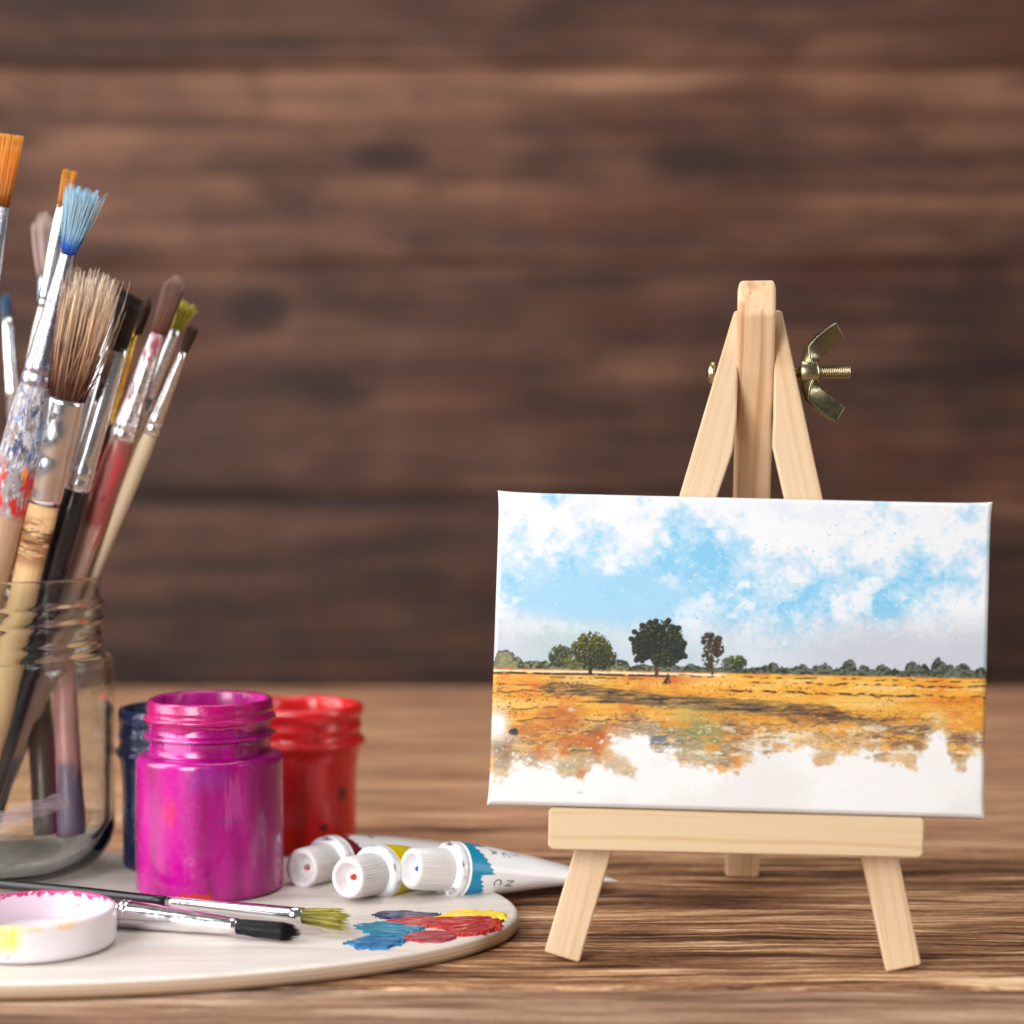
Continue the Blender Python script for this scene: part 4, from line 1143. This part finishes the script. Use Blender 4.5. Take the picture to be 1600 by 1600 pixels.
def build_brushes():
    g = random.Random(11)
    silver = mat_metal('bright_ferrule')
    blueviolet = mat_metal('stained_ferrule_violet', (.82, .82, .86, 1), .14, (S(70, 90, 190), S(150, 150, 220)), .9, .56, .10, .06)
    # 1 wide flat brush, orange bristles, cut by the frame
    b = jar_brush('wide flat brush with a square orange bristle head at the picture edge', (-2, 207), 548, (-17, -10))
    z0, z1 = b.zpx(316), b.zpx(207); mm = b.mm(z1)
    add_tuft(b.E, tuft_mesh(z0, z1, (27 * mm, 2.2), (40 * mm, 1.0), 900, .17, g, zjit=.05, splay=.03, stray=.0), mat_hair('orange_nylon', [(0, S(140, 80, 16)), (.25, S(206, 116, 6)), (.7, S(250, 146, 6)), (1, S(252, 180, 80))], .35, .5, spread=.35))
    ferrule(b, [(313, 27, .16), (330, 26.6, .18), (400, 25, .3), (480, 22, .6), (560, 17, .95), (620, 16, 1)], blueviolet, (570, 610))
    handle(b, [(618, 15.5, 1), (700, 20, 1), (820, 15, 1)], mat_handle('white_handle', S(226, 216, 204), [(S(120, 130, 190), 60, 140, .6, .7, .2, .05)]))
    # 2 small flat orange brush
    soft = mat_metal('soft_ferrule', (.60, .61, .63, 1), .22)
    b = jar_brush('slim flat brush with short orange bristles and white handle', (110, 265), 552, (-8.6, -4))
    z0, z1 = b.zpx(321), b.zpx(265); mm = b.mm(z1)
    add_tuft(b.E, tuft_mesh(z0, z1, (9.5 * mm, 1.1), (12 * mm, .8), 260, .13, g, zjit=.06, splay=.06, ragged=.1, stray=.01), mat_hair('orange_nylon_small', [(0, S(170, 96, 24)), (.4, S(214, 128, 24)), (1, S(236, 160, 60))], .35, .5, spread=.4))
    ferrule(b, [(319, 10, .5), (345, 12, .55), (400, 12.5, .75), (455, 10.5, 1), (480, 9.5, 1)], soft, (456, 478), 2, .25)
    handle(b, [(478, 9, 1), (520, 11, 1), (620, 12, 1), (760, 10, 1)], mat_handle('cream_handle', S(232, 226, 212), []))
    # 3 blue tipped round brush, thick paint-crusted handle
    b = jar_brush('thick paint-crusted brush with splayed light blue bristles', (131, 292), 538, (-5.2, -19.5))
    z0, z1 = b.zpx(393), b.zpx(290); mm = b.mm(z1)
    add_tuft(b.E, tuft_mesh(z0, z1, (11 * mm, 2.0), (25 * mm, 3.6), 420, .17, g, zjit=.14, splay=.22, ragged=.12, stray=.05), mat_hair('blue_white_bristle', [(0, S(30, 66, 170)), (.14, S(60, 116, 196)), (.3, S(150, 190, 212)), (.75, S(190, 218, 232)), (1, S(150, 206, 236))], .5, .3, spread=.4))
    ferrule(b, [(391, 12, .8), (410, 13, .82), (480, 18, .9), (550, 23.5, 1), (566, 25, 1), (602, 26, 1)], mat_metal('worn_ferrule_violet', (.46, .44, .52, 1), .2, (S(120, 110, 180), S(170, 150, 190)), .55, .58, .2, .08), (562, 600), 2, .5)
    handle(b, [(600, 26, 1), (640, 31, 1), (700, 33, 1), (780, 31.5, 1), (850, 29, 1), (905, 25, 1)], mat_handle('crusted_handle', S(196, 160, 124), [
        (S(150, 146, 152), 590, 800, .36, .92, .14, .04), (S(120, 150, 196), 600, 760, .52, .85, .2, .07), (S(96, 92, 104), 600, 800, .52, .8, .5, .22), (S(44, 58, 108), 600, 730, .55, .9, .2, .10), (S(214, 212, 220), 600, 800, .53, .85, .8, .35), (S(70, 62, 70), 600, 800, .6, .8, 1.1, .4),
        (S(150, 120, 96), 640, 830, .58, .7, .3, .1), (S(206, 30, 14), 716, 800, .515, .97, .12, .045), (S(240, 150, 16), 722, 790, .56, .95, .25, .06)], .5, .2, .2, b))
    # 4 big natural bristle brush, burnt raw wood handle
    b = jar_brush('big ragged natural bristle brush with scorched raw wood handle', (144, 424), 541, (11.6, -17.5))
    z0, z1 = b.zpx(628), b.zpx(418); mm = b.mm(z1)
    add_tuft(b.E, tuft_mesh(z0, z1, (29 * mm, 3.6), (35 * mm, 5.4), 900, .17, g, zjit=.2, splay=.42, ragged=.45, stray=.2, bend=.3), mat_hair('hog_bristle', [(0, S(70, 36, 28)), (.16, S(124, 80, 60)), (.36, S(190, 146, 116)), (.65, S(234, 200, 168)), (1, S(250, 228, 202))], .5, .35, spread=.85))
    ferrule(b, [(622, 31, .72), (650, 31, .72), (700, 30.5, .72), (745, 30, .72), (786, 29, .72)], mat_metal('nickel_ferrule', (.88, .87, .89, 1), .1, (S(120, 70, 70), S(90, 60, 60)), .3, .68, .12, .05), (660, 756), 2, .3)
    handle(b, [(784, 26, .6), (815, 26, .62), (850, 23.5, .68), (905, 21.5, .75), (1100, 24, .8)], mat_handle('scorched_handle', S(232, 190, 138), [(S(150, 92, 48), 808, 880, .45, .75, .10, .35), (S(92, 48, 22), 822, 862, .50, .85, .2, .7), (S(170, 110, 60), 800, 905, .6, .5, .5, .6)], .5, .2, .05, b))
    # 5 black flat brush
    b = jar_brush('flat brush with dark sable head, polished ferrule and black handle', (206, 460), 553, (18, -10.5))
    z0, z1 = b.zpx(543), b.zpx(459); mm = b.mm(z1)
    add_tuft(b.E, tuft_mesh(z0, z1, (15.5 * mm, 1.5), (18 * mm, 1.2), 520, .13, g, zjit=.05, splay=.05, stray=.012, cut=-.25), mat_hair('dark_sable', [(0, S(38, 22, 18)), (.5, S(60, 38, 30)), (1, S(40, 26, 22))], .35, .5, spread=.5))
    ferrule(b, [(541, 16.5, .42), (600, 17, .5), (660, 18, .72), (720, 19.5, .95), (765, 20, 1)], silver, (728, 762), 2, .35)
    handle(b, [(763, 19.5, 1), (800, 22, 1), (850, 22, 1), (905, 20, 1), (1100, 18, 1)], mat_handle('black_handle', S(20, 20, 26), [(S(20, 62, 128), 800, 860, .56, .85, .2, .08), (S(80, 80, 96), 790, 900, .66, .5, .4, .1)], .22, .1, .6, b))
    # 6 gold ferrule brush
    b = jar_brush('narrow brush with golden ferrule and drooping brown hairs', (234, 458), 566, (19, 3))
    z0, z1 = b.zpx(517), b.zpx(457); mm = b.mm(z1)
    add_tuft(b.E, tuft_mesh(z0, z1, (6 * mm, 1.1), (9 * mm, 1.4), 220, .13, g, zjit=.1, splay=.1, pointed=.35, stray=.02), mat_hair('brown_sable', [(0, S(50, 30, 20)), (.6, S(92, 64, 44)), (1, S(120, 92, 60))], .4, .4))
    ferrule(b, [(516, 6.2, .7, -5), (580, 6.8, .8, -4), (640, 7, 1, -3), (664, 6.5, 1, -2)], mat_metal('golden_ferrule', (.95, .62, .12, 1), .18), (645, 662), 2, .2)
    handle(b, [(662, 6.5, 1, -2), (720, 9, 1), (820, 10, 1)], mat_handle('brown_handle', S(60, 34, 22), [], .35, .2, .4), 1.1)
    # 7 round mop, red stained handle
    b = jar_brush('round brush with mauve brown mop and red stained handle', (279, 429), 560, (23, -3))
    z0, z1 = b.zpx(523), b.zpx(428); mm = b.mm(z1)
    add_tuft(b.E, tuft_mesh(z0, z1, (11 * mm, 2.0), (17 * mm, 2.6), 520, .14, g, zjit=.04, splay=.05, pointed=.22, stray=.0, bend=.8), mat_hair('mauve_brown_hair', [(0, S(120, 60, 44)), (.3, S(132, 88, 72)), (.8, S(150, 116, 106)), (1, S(176, 142, 136))], .5, .3, spread=.4))
    ferrule(b, [(521, 13, .95), (560, 14.5, 1), (620, 16, 1), (660, 18.5, 1), (686, 19, 1)], mat_metal('paint_spattered_ferrule', (.82, .80, .82, 1), .18, (S(228, 222, 226), S(176, 30, 60)), .92, .47, .16, .07), (655, 684), 2, .35)
    handle(b, [(684, 18.5, 1), (720, 20, 1), (800, 19, 1), (900, 17, 1), (1100, 14, 1)], mat_handle('red_stained_handle', S(196, 160, 142), [(S(150, 44, 50), 680, 820, .36, .8, .12, .03), (S(204, 60, 66), 700, 850, .52, .85, .35, .05), (S(96, 24, 34), 684, 780, .54, .8, .2, .03), (S(214, 190, 180), 690, 900, .6, .7, .4, .03), (S(86, 96, 130), 1180, 1340, .3, .9, .12, .04)], .45, .3, .15, b))
    # 8 yellow green small brush
    b = jar_brush('small brush with splayed yellow green bristles', (293, 470), 570, (20.3, 9))
    z0, z1 = b.zpx(516), b.zpx(470); mm = b.mm(z1)
    add_tuft(b.E, tuft_mesh(z0, z1, (7 * mm, 1.3), (15 * mm, 2.4), 190, .17, g, zjit=.2, splay=.3, ragged=.1, stray=.08), mat_hair('lime_bristle', [(0, S(150, 140, 36)), (.4, S(198, 190, 60)), (1, S(222, 208, 84))], .5, .3, spread=.4))
    ferrule(b, [(514, 8.5, .9), (560, 9, 1), (600, 9.5, 1), (640, 9.5, 1)], mat_metal('dull_ferrule_black', (.8, .8, .78, 1), .2, (S(40, 44, 44), S(226, 226, 220)), .85, .5, .2, .08), (615, 638), 2, .25)
    handle(b, [(638, 9, 1), (720, 10, 1), (850, 9, 1)], mat_handle('tan_handle', S(196, 168, 136), [], .4, .2, .3), 1.0)
    # 9 thin brown round brush
    b = jar_brush('thin round brush with tiny dark brown tip and beige handle', (304, 508), 558, (25.8, 5))
    z0, z1 = b.zpx(550), b.zpx(507); mm = b.mm(z1)
    add_tuft(b.E, tuft_mesh(z0, z1, (5.5 * mm, 1.0), (9 * mm, 1.4), 170, .14, g, zjit=.15, splay=.12, pointed=.1, stray=.0), mat_hair('umber_hair', [(0, S(70, 48, 24)), (.4, S(58, 36, 22)), (1, S(76, 48, 32))], .5, .3))
    ferrule(b, [(549, 6.5, 1), (600, 9, 1), (645, 11, 1), (678, 12, 1)], mat_metal('thin_ferrule_green', (.84, .84, .82, 1), .16, (S(70, 96, 70), S(200, 196, 150)), .5, .6, .3, .02), (648, 676), 2, .3)
    handle(b, [(676, 11, 1), (700, 12.5, 1), (760, 12, 1), (880, 9, 1)], mat_handle('beige_handle', S(206, 184, 152), [(S(120, 100, 80), 60, 150, .68, .6, .5, .2)], .4, .18, .3), .7)
    # 10 pale mop far behind
    b = jar_brush('pale pink mop brush standing behind the slim orange brush', (68, 330), 606, (14.5, 14))
    z0, z1 = b.zpx(432), b.zpx(328); mm = b.mm(z1)
    add_tuft(b.E, tuft_mesh(z0, z1, (13 * mm, 2.4), (19 * mm, 3.2), 420, .16, g, zjit=.06, splay=.05, pointed=.25, stray=.0, bend=.8), mat_hair('pale_pink_hair', [(0, S(150, 120, 112)), (.5, S(186, 160, 152)), (1, S(206, 182, 172))], .5, .3, spread=.3))
    ferrule(b, [(430, 13.5, 1), (500, 14, 1), (560, 13, 1)], mat_metal('pale_blue_ferrule', (.8, .84, .88, 1), .2, (S(120, 180, 214), S(170, 210, 230)), .9, .45, .15, .06))
    handle(b, [(558, 12.5, 1), (640, 14, 1), (800, 15, 1), (1000, 17, 1)], mat_handle('pale_handle', S(206, 150, 136), [(S(84, 92, 120), 1190, 1330, .47, .85, .16, .03)], .4, .2, .2, b), 1.3)
    # 11 far left small brush with blue tip
    b = jar_brush('short brush with blue tip beside the picture edge', (8, 456), 606, (2.5, 20))
    z0, z1 = b.zpx(500), b.zpx(455); mm = b.mm(z1)
    add_tuft(b.E, tuft_mesh(z0, z1, (8 * mm, 1.6), (8 * mm, 1.6), 220, .15, g, zjit=.1, splay=.05, pointed=.3, stray=.0), mat_hair('blue_tip_hair', [(0, S(90, 80, 80)), (.5, S(66, 100, 136)), (1, S(58, 108, 150))], .5, .3))
    ferrule(b, [(498, 9, 1), (560, 11, 1), (620, 12, 1)], mat_metal('grey_ferrule', (.78, .8, .8, 1), .2, (S(120, 180, 190), S(200, 200, 190)), .6, .55, .15, .06), (590, 615), 2, .25)
    handle(b, [(618, 11.5, 1), (700, 13, 1), (820, 14, 1), (1000, 17, 1)], mat_handle('brown_white_handle', S(70, 44, 34), [(S(200, 190, 176), 600, 760, .4, .8, .2, .05)], .4, .2, .2, b), 1.4)
    # 12 thin curved-tip brush behind the ragged one
    b = jar_brush('fine brush with thin curled brown point behind the ragged brush', (190, 438), 590, (10, 12))
    z0, z1 = b.zpx(492), b.zpx(437); mm = b.mm(z1)
    add_tuft(b.E, tuft_mesh(z0, z1, (4.5 * mm, .8), (5.5 * mm, .8), 120, .13, g, zjit=.08, splay=.05, pointed=.3, stray=.0, bend=.9), mat_hair('rust_hair', [(0, S(80, 50, 36)), (1, S(120, 80, 56))], .5, .3))
    ferrule(b, [(490, 5, 1), (560, 6, 1), (620, 7, 1)], silver)
    handle(b, [(618, 6.6, 1), (700, 8, 1), (820, 9, 1), (1000, 12, 1)], mat_handle('dark_rose_handle', S(60, 34, 32), [], .4, .2, .3), 1.2)

    # lying brushes
    bl = mat_metal('bright_ferrule_lying', (.88, .88, .9, 1), .12)
    def lying(label, tip, tail):
        return Brush(label, tip, tail, 'brushes lying on the palette')
    def st_x(b, rows):
        o = []
        for r in rows:
            z = b.zpx(r[0], 0); mm = b.mm(z); o.append((z, 0, r[1] * mm, r[1] * mm * r[2]))
        return sorted(o)
    # front one: black bristles
    T = P(474, 1459, 485.5); A = P(180, 1426.5, 504.5)
    d = (T - A); B = A - d * .40
    b = lying('lying brush with tapering silver ferrule and black bristles', T, B)
    zb, zt = b.zpx(370, 0), b.L
    mm = b.mm(zb)
    add_tuft(b.E, tuft_mesh(zb, zt, (10.5 * mm, 11 * mm), (13 * mm, 8 * mm), 520, .15, g, zjit=.14, splay=.14, pointed=.18, stray=.02, bend=.7), mat_hair('black_hair', [(0, S(6, 7, 14)), (.5, S(14, 15, 24)), (1, S(8, 9, 14))], .35, .4))
    st = smooth_st(st_x(b, [(372, 12.5, 1), (330, 15, 1), (280, 18, 1), (230, 20.5, 1), (178, 21.5, 1)]), 4)
    st = crimp(st, b.zpx(188, 0), b.zpx(203, 0), .25, 2)
    V, Fc = sweep(st, 36); mk('ferrule', V, Fc, bl, b.E)
    st = [(0, 0, 1.0, 1.0), (2, 0, 1.8, 1.8), (b.zpx(150, 0), 0, 3.0, 3.0), (b.zpx(179, 0), 0, 3.5, 3.5)]
    V, Fc = sweep(smooth_st(st), 24); mk('handle', V, Fc, mat_handle('black_lying_handle', S(18, 18, 22), [], .25, .1, .6), b.E)
    # rear one: olive bristles
    T = P(548, 1439, 491); A = P(262, 1413.5, 517)
    d = (T - A); B = A - d * 1.45
    B.z = PZ + 2.6
    b = lying('lying brush with olive green bristles and long black handle', T, B)
    zb, zt = b.zpx(472, 0), b.L
    mm = b.mm(zb)
    add_tuft(b.E, tuft_mesh(zb, zt, (10 * mm, 9 * mm), (15 * mm, 6 * mm), 300, .19, g, zjit=.2, splay=.35, ragged=.2, stray=.1), mat_hair('olive_bristle', [(0, S(84, 80, 20)), (.3, S(140, 132, 44)), (.8, S(190, 178, 76)), (1, S(214, 198, 96))], .45, .4, spread=.85))
    st = smooth_st(st_x(b, [(474, 12.6, .95), (400, 11.5, 1), (320, 9.5, 1), (262, 8.4, 1)]), 4)
    st = crimp(st, b.zpx(272, 0), b.zpx(298, 0), .16, 3)
    V, Fc = sweep(st, 36); mk('ferrule', V, Fc, bl, b.E)
    st = [(0, 0, .6, .6), (2, 0, 1.2, 1.2), (b.zpx(120, 0), 0, 1.7, 1.7), (b.zpx(263, 0), 0, 1.55, 1.55)]
    V, Fc = sweep(smooth_st(st), 24); mk('handle', V, Fc, mat_handle('black_thin_handle', S(10, 10, 14), [], .4, .1, .15), b.E)

# ------------------------------------------------------------------ paint tubes
def build_tubes():
    white = NT('white_tube')
    n = white.noise(white.coord((.1, .1, .03)), 1, 4)
    white.pbr(white.mix(white.rng(n, .4, .7), S(250, 250, 252), S(242, 243, 248)), .3, 0, white.bump(n, .35, 1.2), .3, 0, .5)
    cap_m = plain('translucent_white_cap', S(226, 222, 222), .38, 0, .1, .03, .3, 0, .35)
    foil = mat_metal('tube_foil', (.9, .91, .93, 1), .24, (S(240, 242, 246), S(236, 238, 244)), .93, .42, .3, .4)
    ink = plain('black_print', S(34, 36, 42), .4)
    blue_i = plain('blue_print', S(120, 170, 220), .4)
    def tube(label, face_px, face_D, ang, length, band, tipcol, dirt, letters, capr=6.3, R0=8.5, bw=(2, 7), dz=0., jag=1.6):
        p = P(*face_px, face_D)
        ca, sa = math.cos(R(ang)), math.sin(R(ang))
        surf = PZ
        # local: z along the tube from cap face to crimp, y up-ish
        end = p + Vector((ca, sa, 0)) * length
        end.z = surf + 1.6 + dz
        z = (end - p).normalized(); x = z.cross(Vector((0, 0, 1))).normalized(); y = z.cross(x)      # y points down
        rot = Matrix((x, y, z)).transposed()
        E = empty('paint_tube', p, label, 'paint tube', 'paint tubes beside the palette edge', rot=rot)
        L = (end - p).length
        # cap: ribbed, dished face
        def rib(r, zz, a):
            if r > capr * .82 and zz > .8: r += .11 * (1 if math.cos(a * 44) > 0 else -1)
            return r, zz
        prof = [(.2, 3.6), (2.0, 3.6), (3.2, 3.2), (capr * .66, 1.0), (capr * .70, .25), (capr * .78, 0), (capr * .88, .12), (capr * .93, .7), (capr * .955, 1.0), (capr, 12.4), (capr, 12.8), (capr * .7, 13.0)]
        V, Fc = lathe(prof, 176, rib)
        cap = mk('cap', V, Fc, cap_m, E)
        V, Fc = lathe([(.15, 1.9), (.7, 2.4), (.9, 3.2), (1.0, 3.62)], 16)
        mk('piercing_tip', V, Fc, plain('tip_paint', tipcol, .3), cap)
        # foil shoulder
        V, Fc = lathe([(capr * .8, 12.6), (capr * .98, 12.7), (R0 * .90, 12.95), (R0 * .97, 13.3), (R0, 14.0), (R0 + .03, 15.2), (R0 - .05, 16.6)], 64)
        mk('shoulder', V, Fc, foil, E)
        # body: round at the shoulder, flat at the crimp
        N, NZ = 72, 60
        def cs(t, a):
            q = t ** 1.25
            hw = R0 + (R0 * 1.42 - R0) * q; hh = R0 * (1 - q) + .35 * q
            e = 2
            wob = 1 + .012 * math.sin(t * 19 + 2 * a) * t
            return hw * math.cos(a) * wob, hh * math.sin(a) * wob
        V, Fc, mi = [], [], []
        z0 = 16.2
        for i in range(NZ + 1):
            t = i / NZ
            for k in range(N):
                xx, yy = cs(t, 2 * math.pi * k / N); V.append((xx, yy, z0 + (L - z0) * t))
        for i in range(NZ):
            for k in range(N): Fc.append((i * N + k, i * N + (k + 1) % N, (i + 1) * N + (k + 1) % N, (i + 1) * N + k))
        Fc.append(tuple(range(N - 1, -1, -1))); Fc.append(tuple(NZ * N + k for k in range(N)))
        body = mk('tube_body', V, Fc, white.m, E)
        # coloured band with torn edge, printed on the body
        def ons(zz, a, lift=.05):
            t = max(0, (zz - z0) / (L - z0)); xx, yy = cs(t, a)
            nrm = Vector((xx, yy, 0)).normalized() * lift
            return (xx + nrm.x, yy + nrm.y, zz)
        V, Fc = [], []
        NB = 120
        for k in range(NB):
            a = 2 * math.pi * k / NB
            s_ = ((k * 5 / NB) % 1)
            e1 = z0 + bw[1] + jag * (s_ * 1.6 - .5) + .5 * math.sin(k * 1.7)
            for q in range(5):
                V.append(ons(z0 + bw[0] + (e1 - z0 - bw[0]) * q / 4, a))
        for k in range(NB):
            k2 = (k + 1) % NB
            for q in range(4): Fc.append((k * 5 + q, k2 * 5 + q, k2 * 5 + q + 1, k * 5 + q + 1))
        mk('colour_band', V, Fc, plain('band_ink', band, .35, 0, .2, .05), E)
        # printed letters wrapped on the body
        for (txt, zz, a0, size, mt) in letters:
            cu = bpy.data.curves.new('t', 'FONT'); cu.body = txt; cu.size = size; cu.resolution_u = 3; cu.align_x = 'LEFT'
            ob = bpy.data.objects.new('t', cu); COL.objects.link(ob)
            bpy.context.view_layer.update()
            me = bpy.data.meshes.new_from_object(ob.evaluated_get(bpy.context.evaluated_depsgraph_get()))
            vs = [tuple(v.co) for v in me.vertices]; fs = [tuple(q.vertices) for q in me.polygons]
            bpy.data.objects.remove(ob); bpy.data.curves.remove(cu); bpy.data.meshes.remove(me)
            # text x runs round the tube, text y runs along it
            bm = bmesh.new()
            vv = [bm.verts.new(v) for v in vs]
            for q in fs:
                try: bm.faces.new([vv[i] for i in q])
                except ValueError: pass
            bmesh.ops.triangulate(bm, faces=bm.faces)
            bmesh.ops.subdivide_edges(bm, edges=bm.edges, cuts=1)
            VV = [ons(zz + v.co.y, R(a0) + v.co.x / R0, .07) for v in bm.verts]
            bm.verts.index_update()
            FF = [tuple(v.index for v in q.verts) for q in bm.faces]
            bm.free()
            mk('print', VV, FF, mt, E)
        return E
    # angles round the body: -90 is the top (local y points down), 180 or 0 the sides
    tube('white paint tube with torn blue band and open cap, foremost of three', (640, 1357), 537, 35, 70, S(0, 146, 190), S(20, 90, 170), S(80, 160, 210),
         [('A', 25.5, -68, 3.8, ink), ('C', 29.8, -66, 3.8, ink), ('S', 34, -72, 4.4, blue_i), ('C', 25.5, 6, 3.8, ink), ('N', 29.8, 8, 3.8, ink)], bw=(.8, 5.5), jag=3.2, dz=-3.2)
    tube('white paint tube with bright yellow band and red cap tip', (542, 1372), 531, 58, 66, S(240, 216, 0), S(206, 40, 26), S(240, 220, 90), [], bw=(.1, 11.0))
    tube('blurred white paint tube with dark red band behind the others', (470, 1357), 553, 60, 78, S(128, 26, 40), S(186, 110, 116), S(190, 120, 130), [('AC', 30, -30, 3.1, ink), ('R', 32, -84, 5, plain('maroon_print', S(110, 30, 44), .4))], bw=(1.0, 5.0), jag=2.2, dz=-2)

# ------------------------------------------------------------------ light, camera
def area(name, loc, tgt, size, power, col=(1, 1, 1), sy=None):
    l = bpy.data.lights.new(name, 'AREA'); l.energy = power; l.color = col; l.size = size
    if sy: l.shape = 'RECTANGLE'; l.size_y = sy
    o = bpy.data.objects.new(name, l); COL.objects.link(o)
    o.location = loc; d = Vector(tgt) - Vector(loc)
    o.rotation_euler = d.to_track_quat('-Z', 'Y').to_euler()
    return o

def build_light_camera():
    w = bpy.data.worlds.new('World'); SC.world = w; w.use_nodes = True
    bg = w.node_tree.nodes['Background']; bg.inputs[0].default_value = (1, .99, .97, 1); bg.inputs[1].default_value = .12
    area('window_light', (-.85, .38, .48), (0, .53, .08), .45, 10.0, (1, .99, .978), .95)
    area('overhead_light', (.0, .75, 1.15), (0, .56, 0), .6, 4.6, (1, .975, .94))
    area('front_fill', (-.55, -.42, .42), (.06, .5, .1), .42, 14.0, (1, .99, .978), .85)
    area('right_window', (.85, .25, .42), (0, .54, .08), .24, 3.0, (1, .99, .97), .8)
    c = bpy.data.cameras.new('camera'); o = bpy.data.objects.new('camera', c); COL.objects.link(o)
    o.location = (0, 0, CAMH * .001); o.rotation_euler = (R(90), 0, 0)
    c.sensor_width = 36; c.lens = 36 * F / 1600; c.shift_y = -(800 - HZ) / 1600
    c.clip_start = .02; c.clip_end = 20
    c.dof.use_dof = True; c.dof.focus_distance = .514; c.dof.aperture_fstop = c.lens / 9.2; c.dof.aperture_blades = 0
    SC.camera = o
    v = SC.view_settings; v.view_transform = 'Standard'; v.look = 'None'; v.exposure = 0; v.gamma = 1; v.use_curve_mapping = False
    cy = SC.cycles
    cy.use_denoising = True; cy.max_bounces = 16; cy.transmission_bounces = 14; cy.glossy_bounces = 6; cy.diffuse_bounces = 4
    cy.transparent_max_bounces = 12; cy.caustics_refractive = True; cy.caustics_reflective = True; cy.blur_glossy = .5
    cy.sample_clamp_indirect = 6

build_setting()
build_easel()
build_glass_jar()
build_pink_jar()
build_other_jar(470, 640, 0, 1.0, 50, 'the red translucent paint jar blurred behind the tubes', S(238, 28, 32), S(190, 12, 18), [(S(60, 16, 20), 16, 20, 1.6, 3.0, .9, .6, .2, .2), (S(70, 14, 20), 10, 9, 2.2, 2.0, .8, .7, .3, .3)],
                plain('wet_red_paint', S(232, 30, 34), .25, 0, .4, .1, .4, .4), plain('deep_red_paint', S(190, 10, 16), .2, 0, .4))
build_other_jar((-112.8) / 584 * F + 800, 584, PZ, .70, 51, 'a navy blue paint jar between the glass and magenta jars', S(8, 24, 62), S(4, 12, 36), [],
                plain('wet_navy_paint', S(8, 28, 74), .25, 0, .4, .1, .4, .4), plain('deep_navy_paint', S(8, 24, 60), .2, 0, .4))
build_palette()
build_lid()
build_brushes()
build_tubes()
build_light_camera()
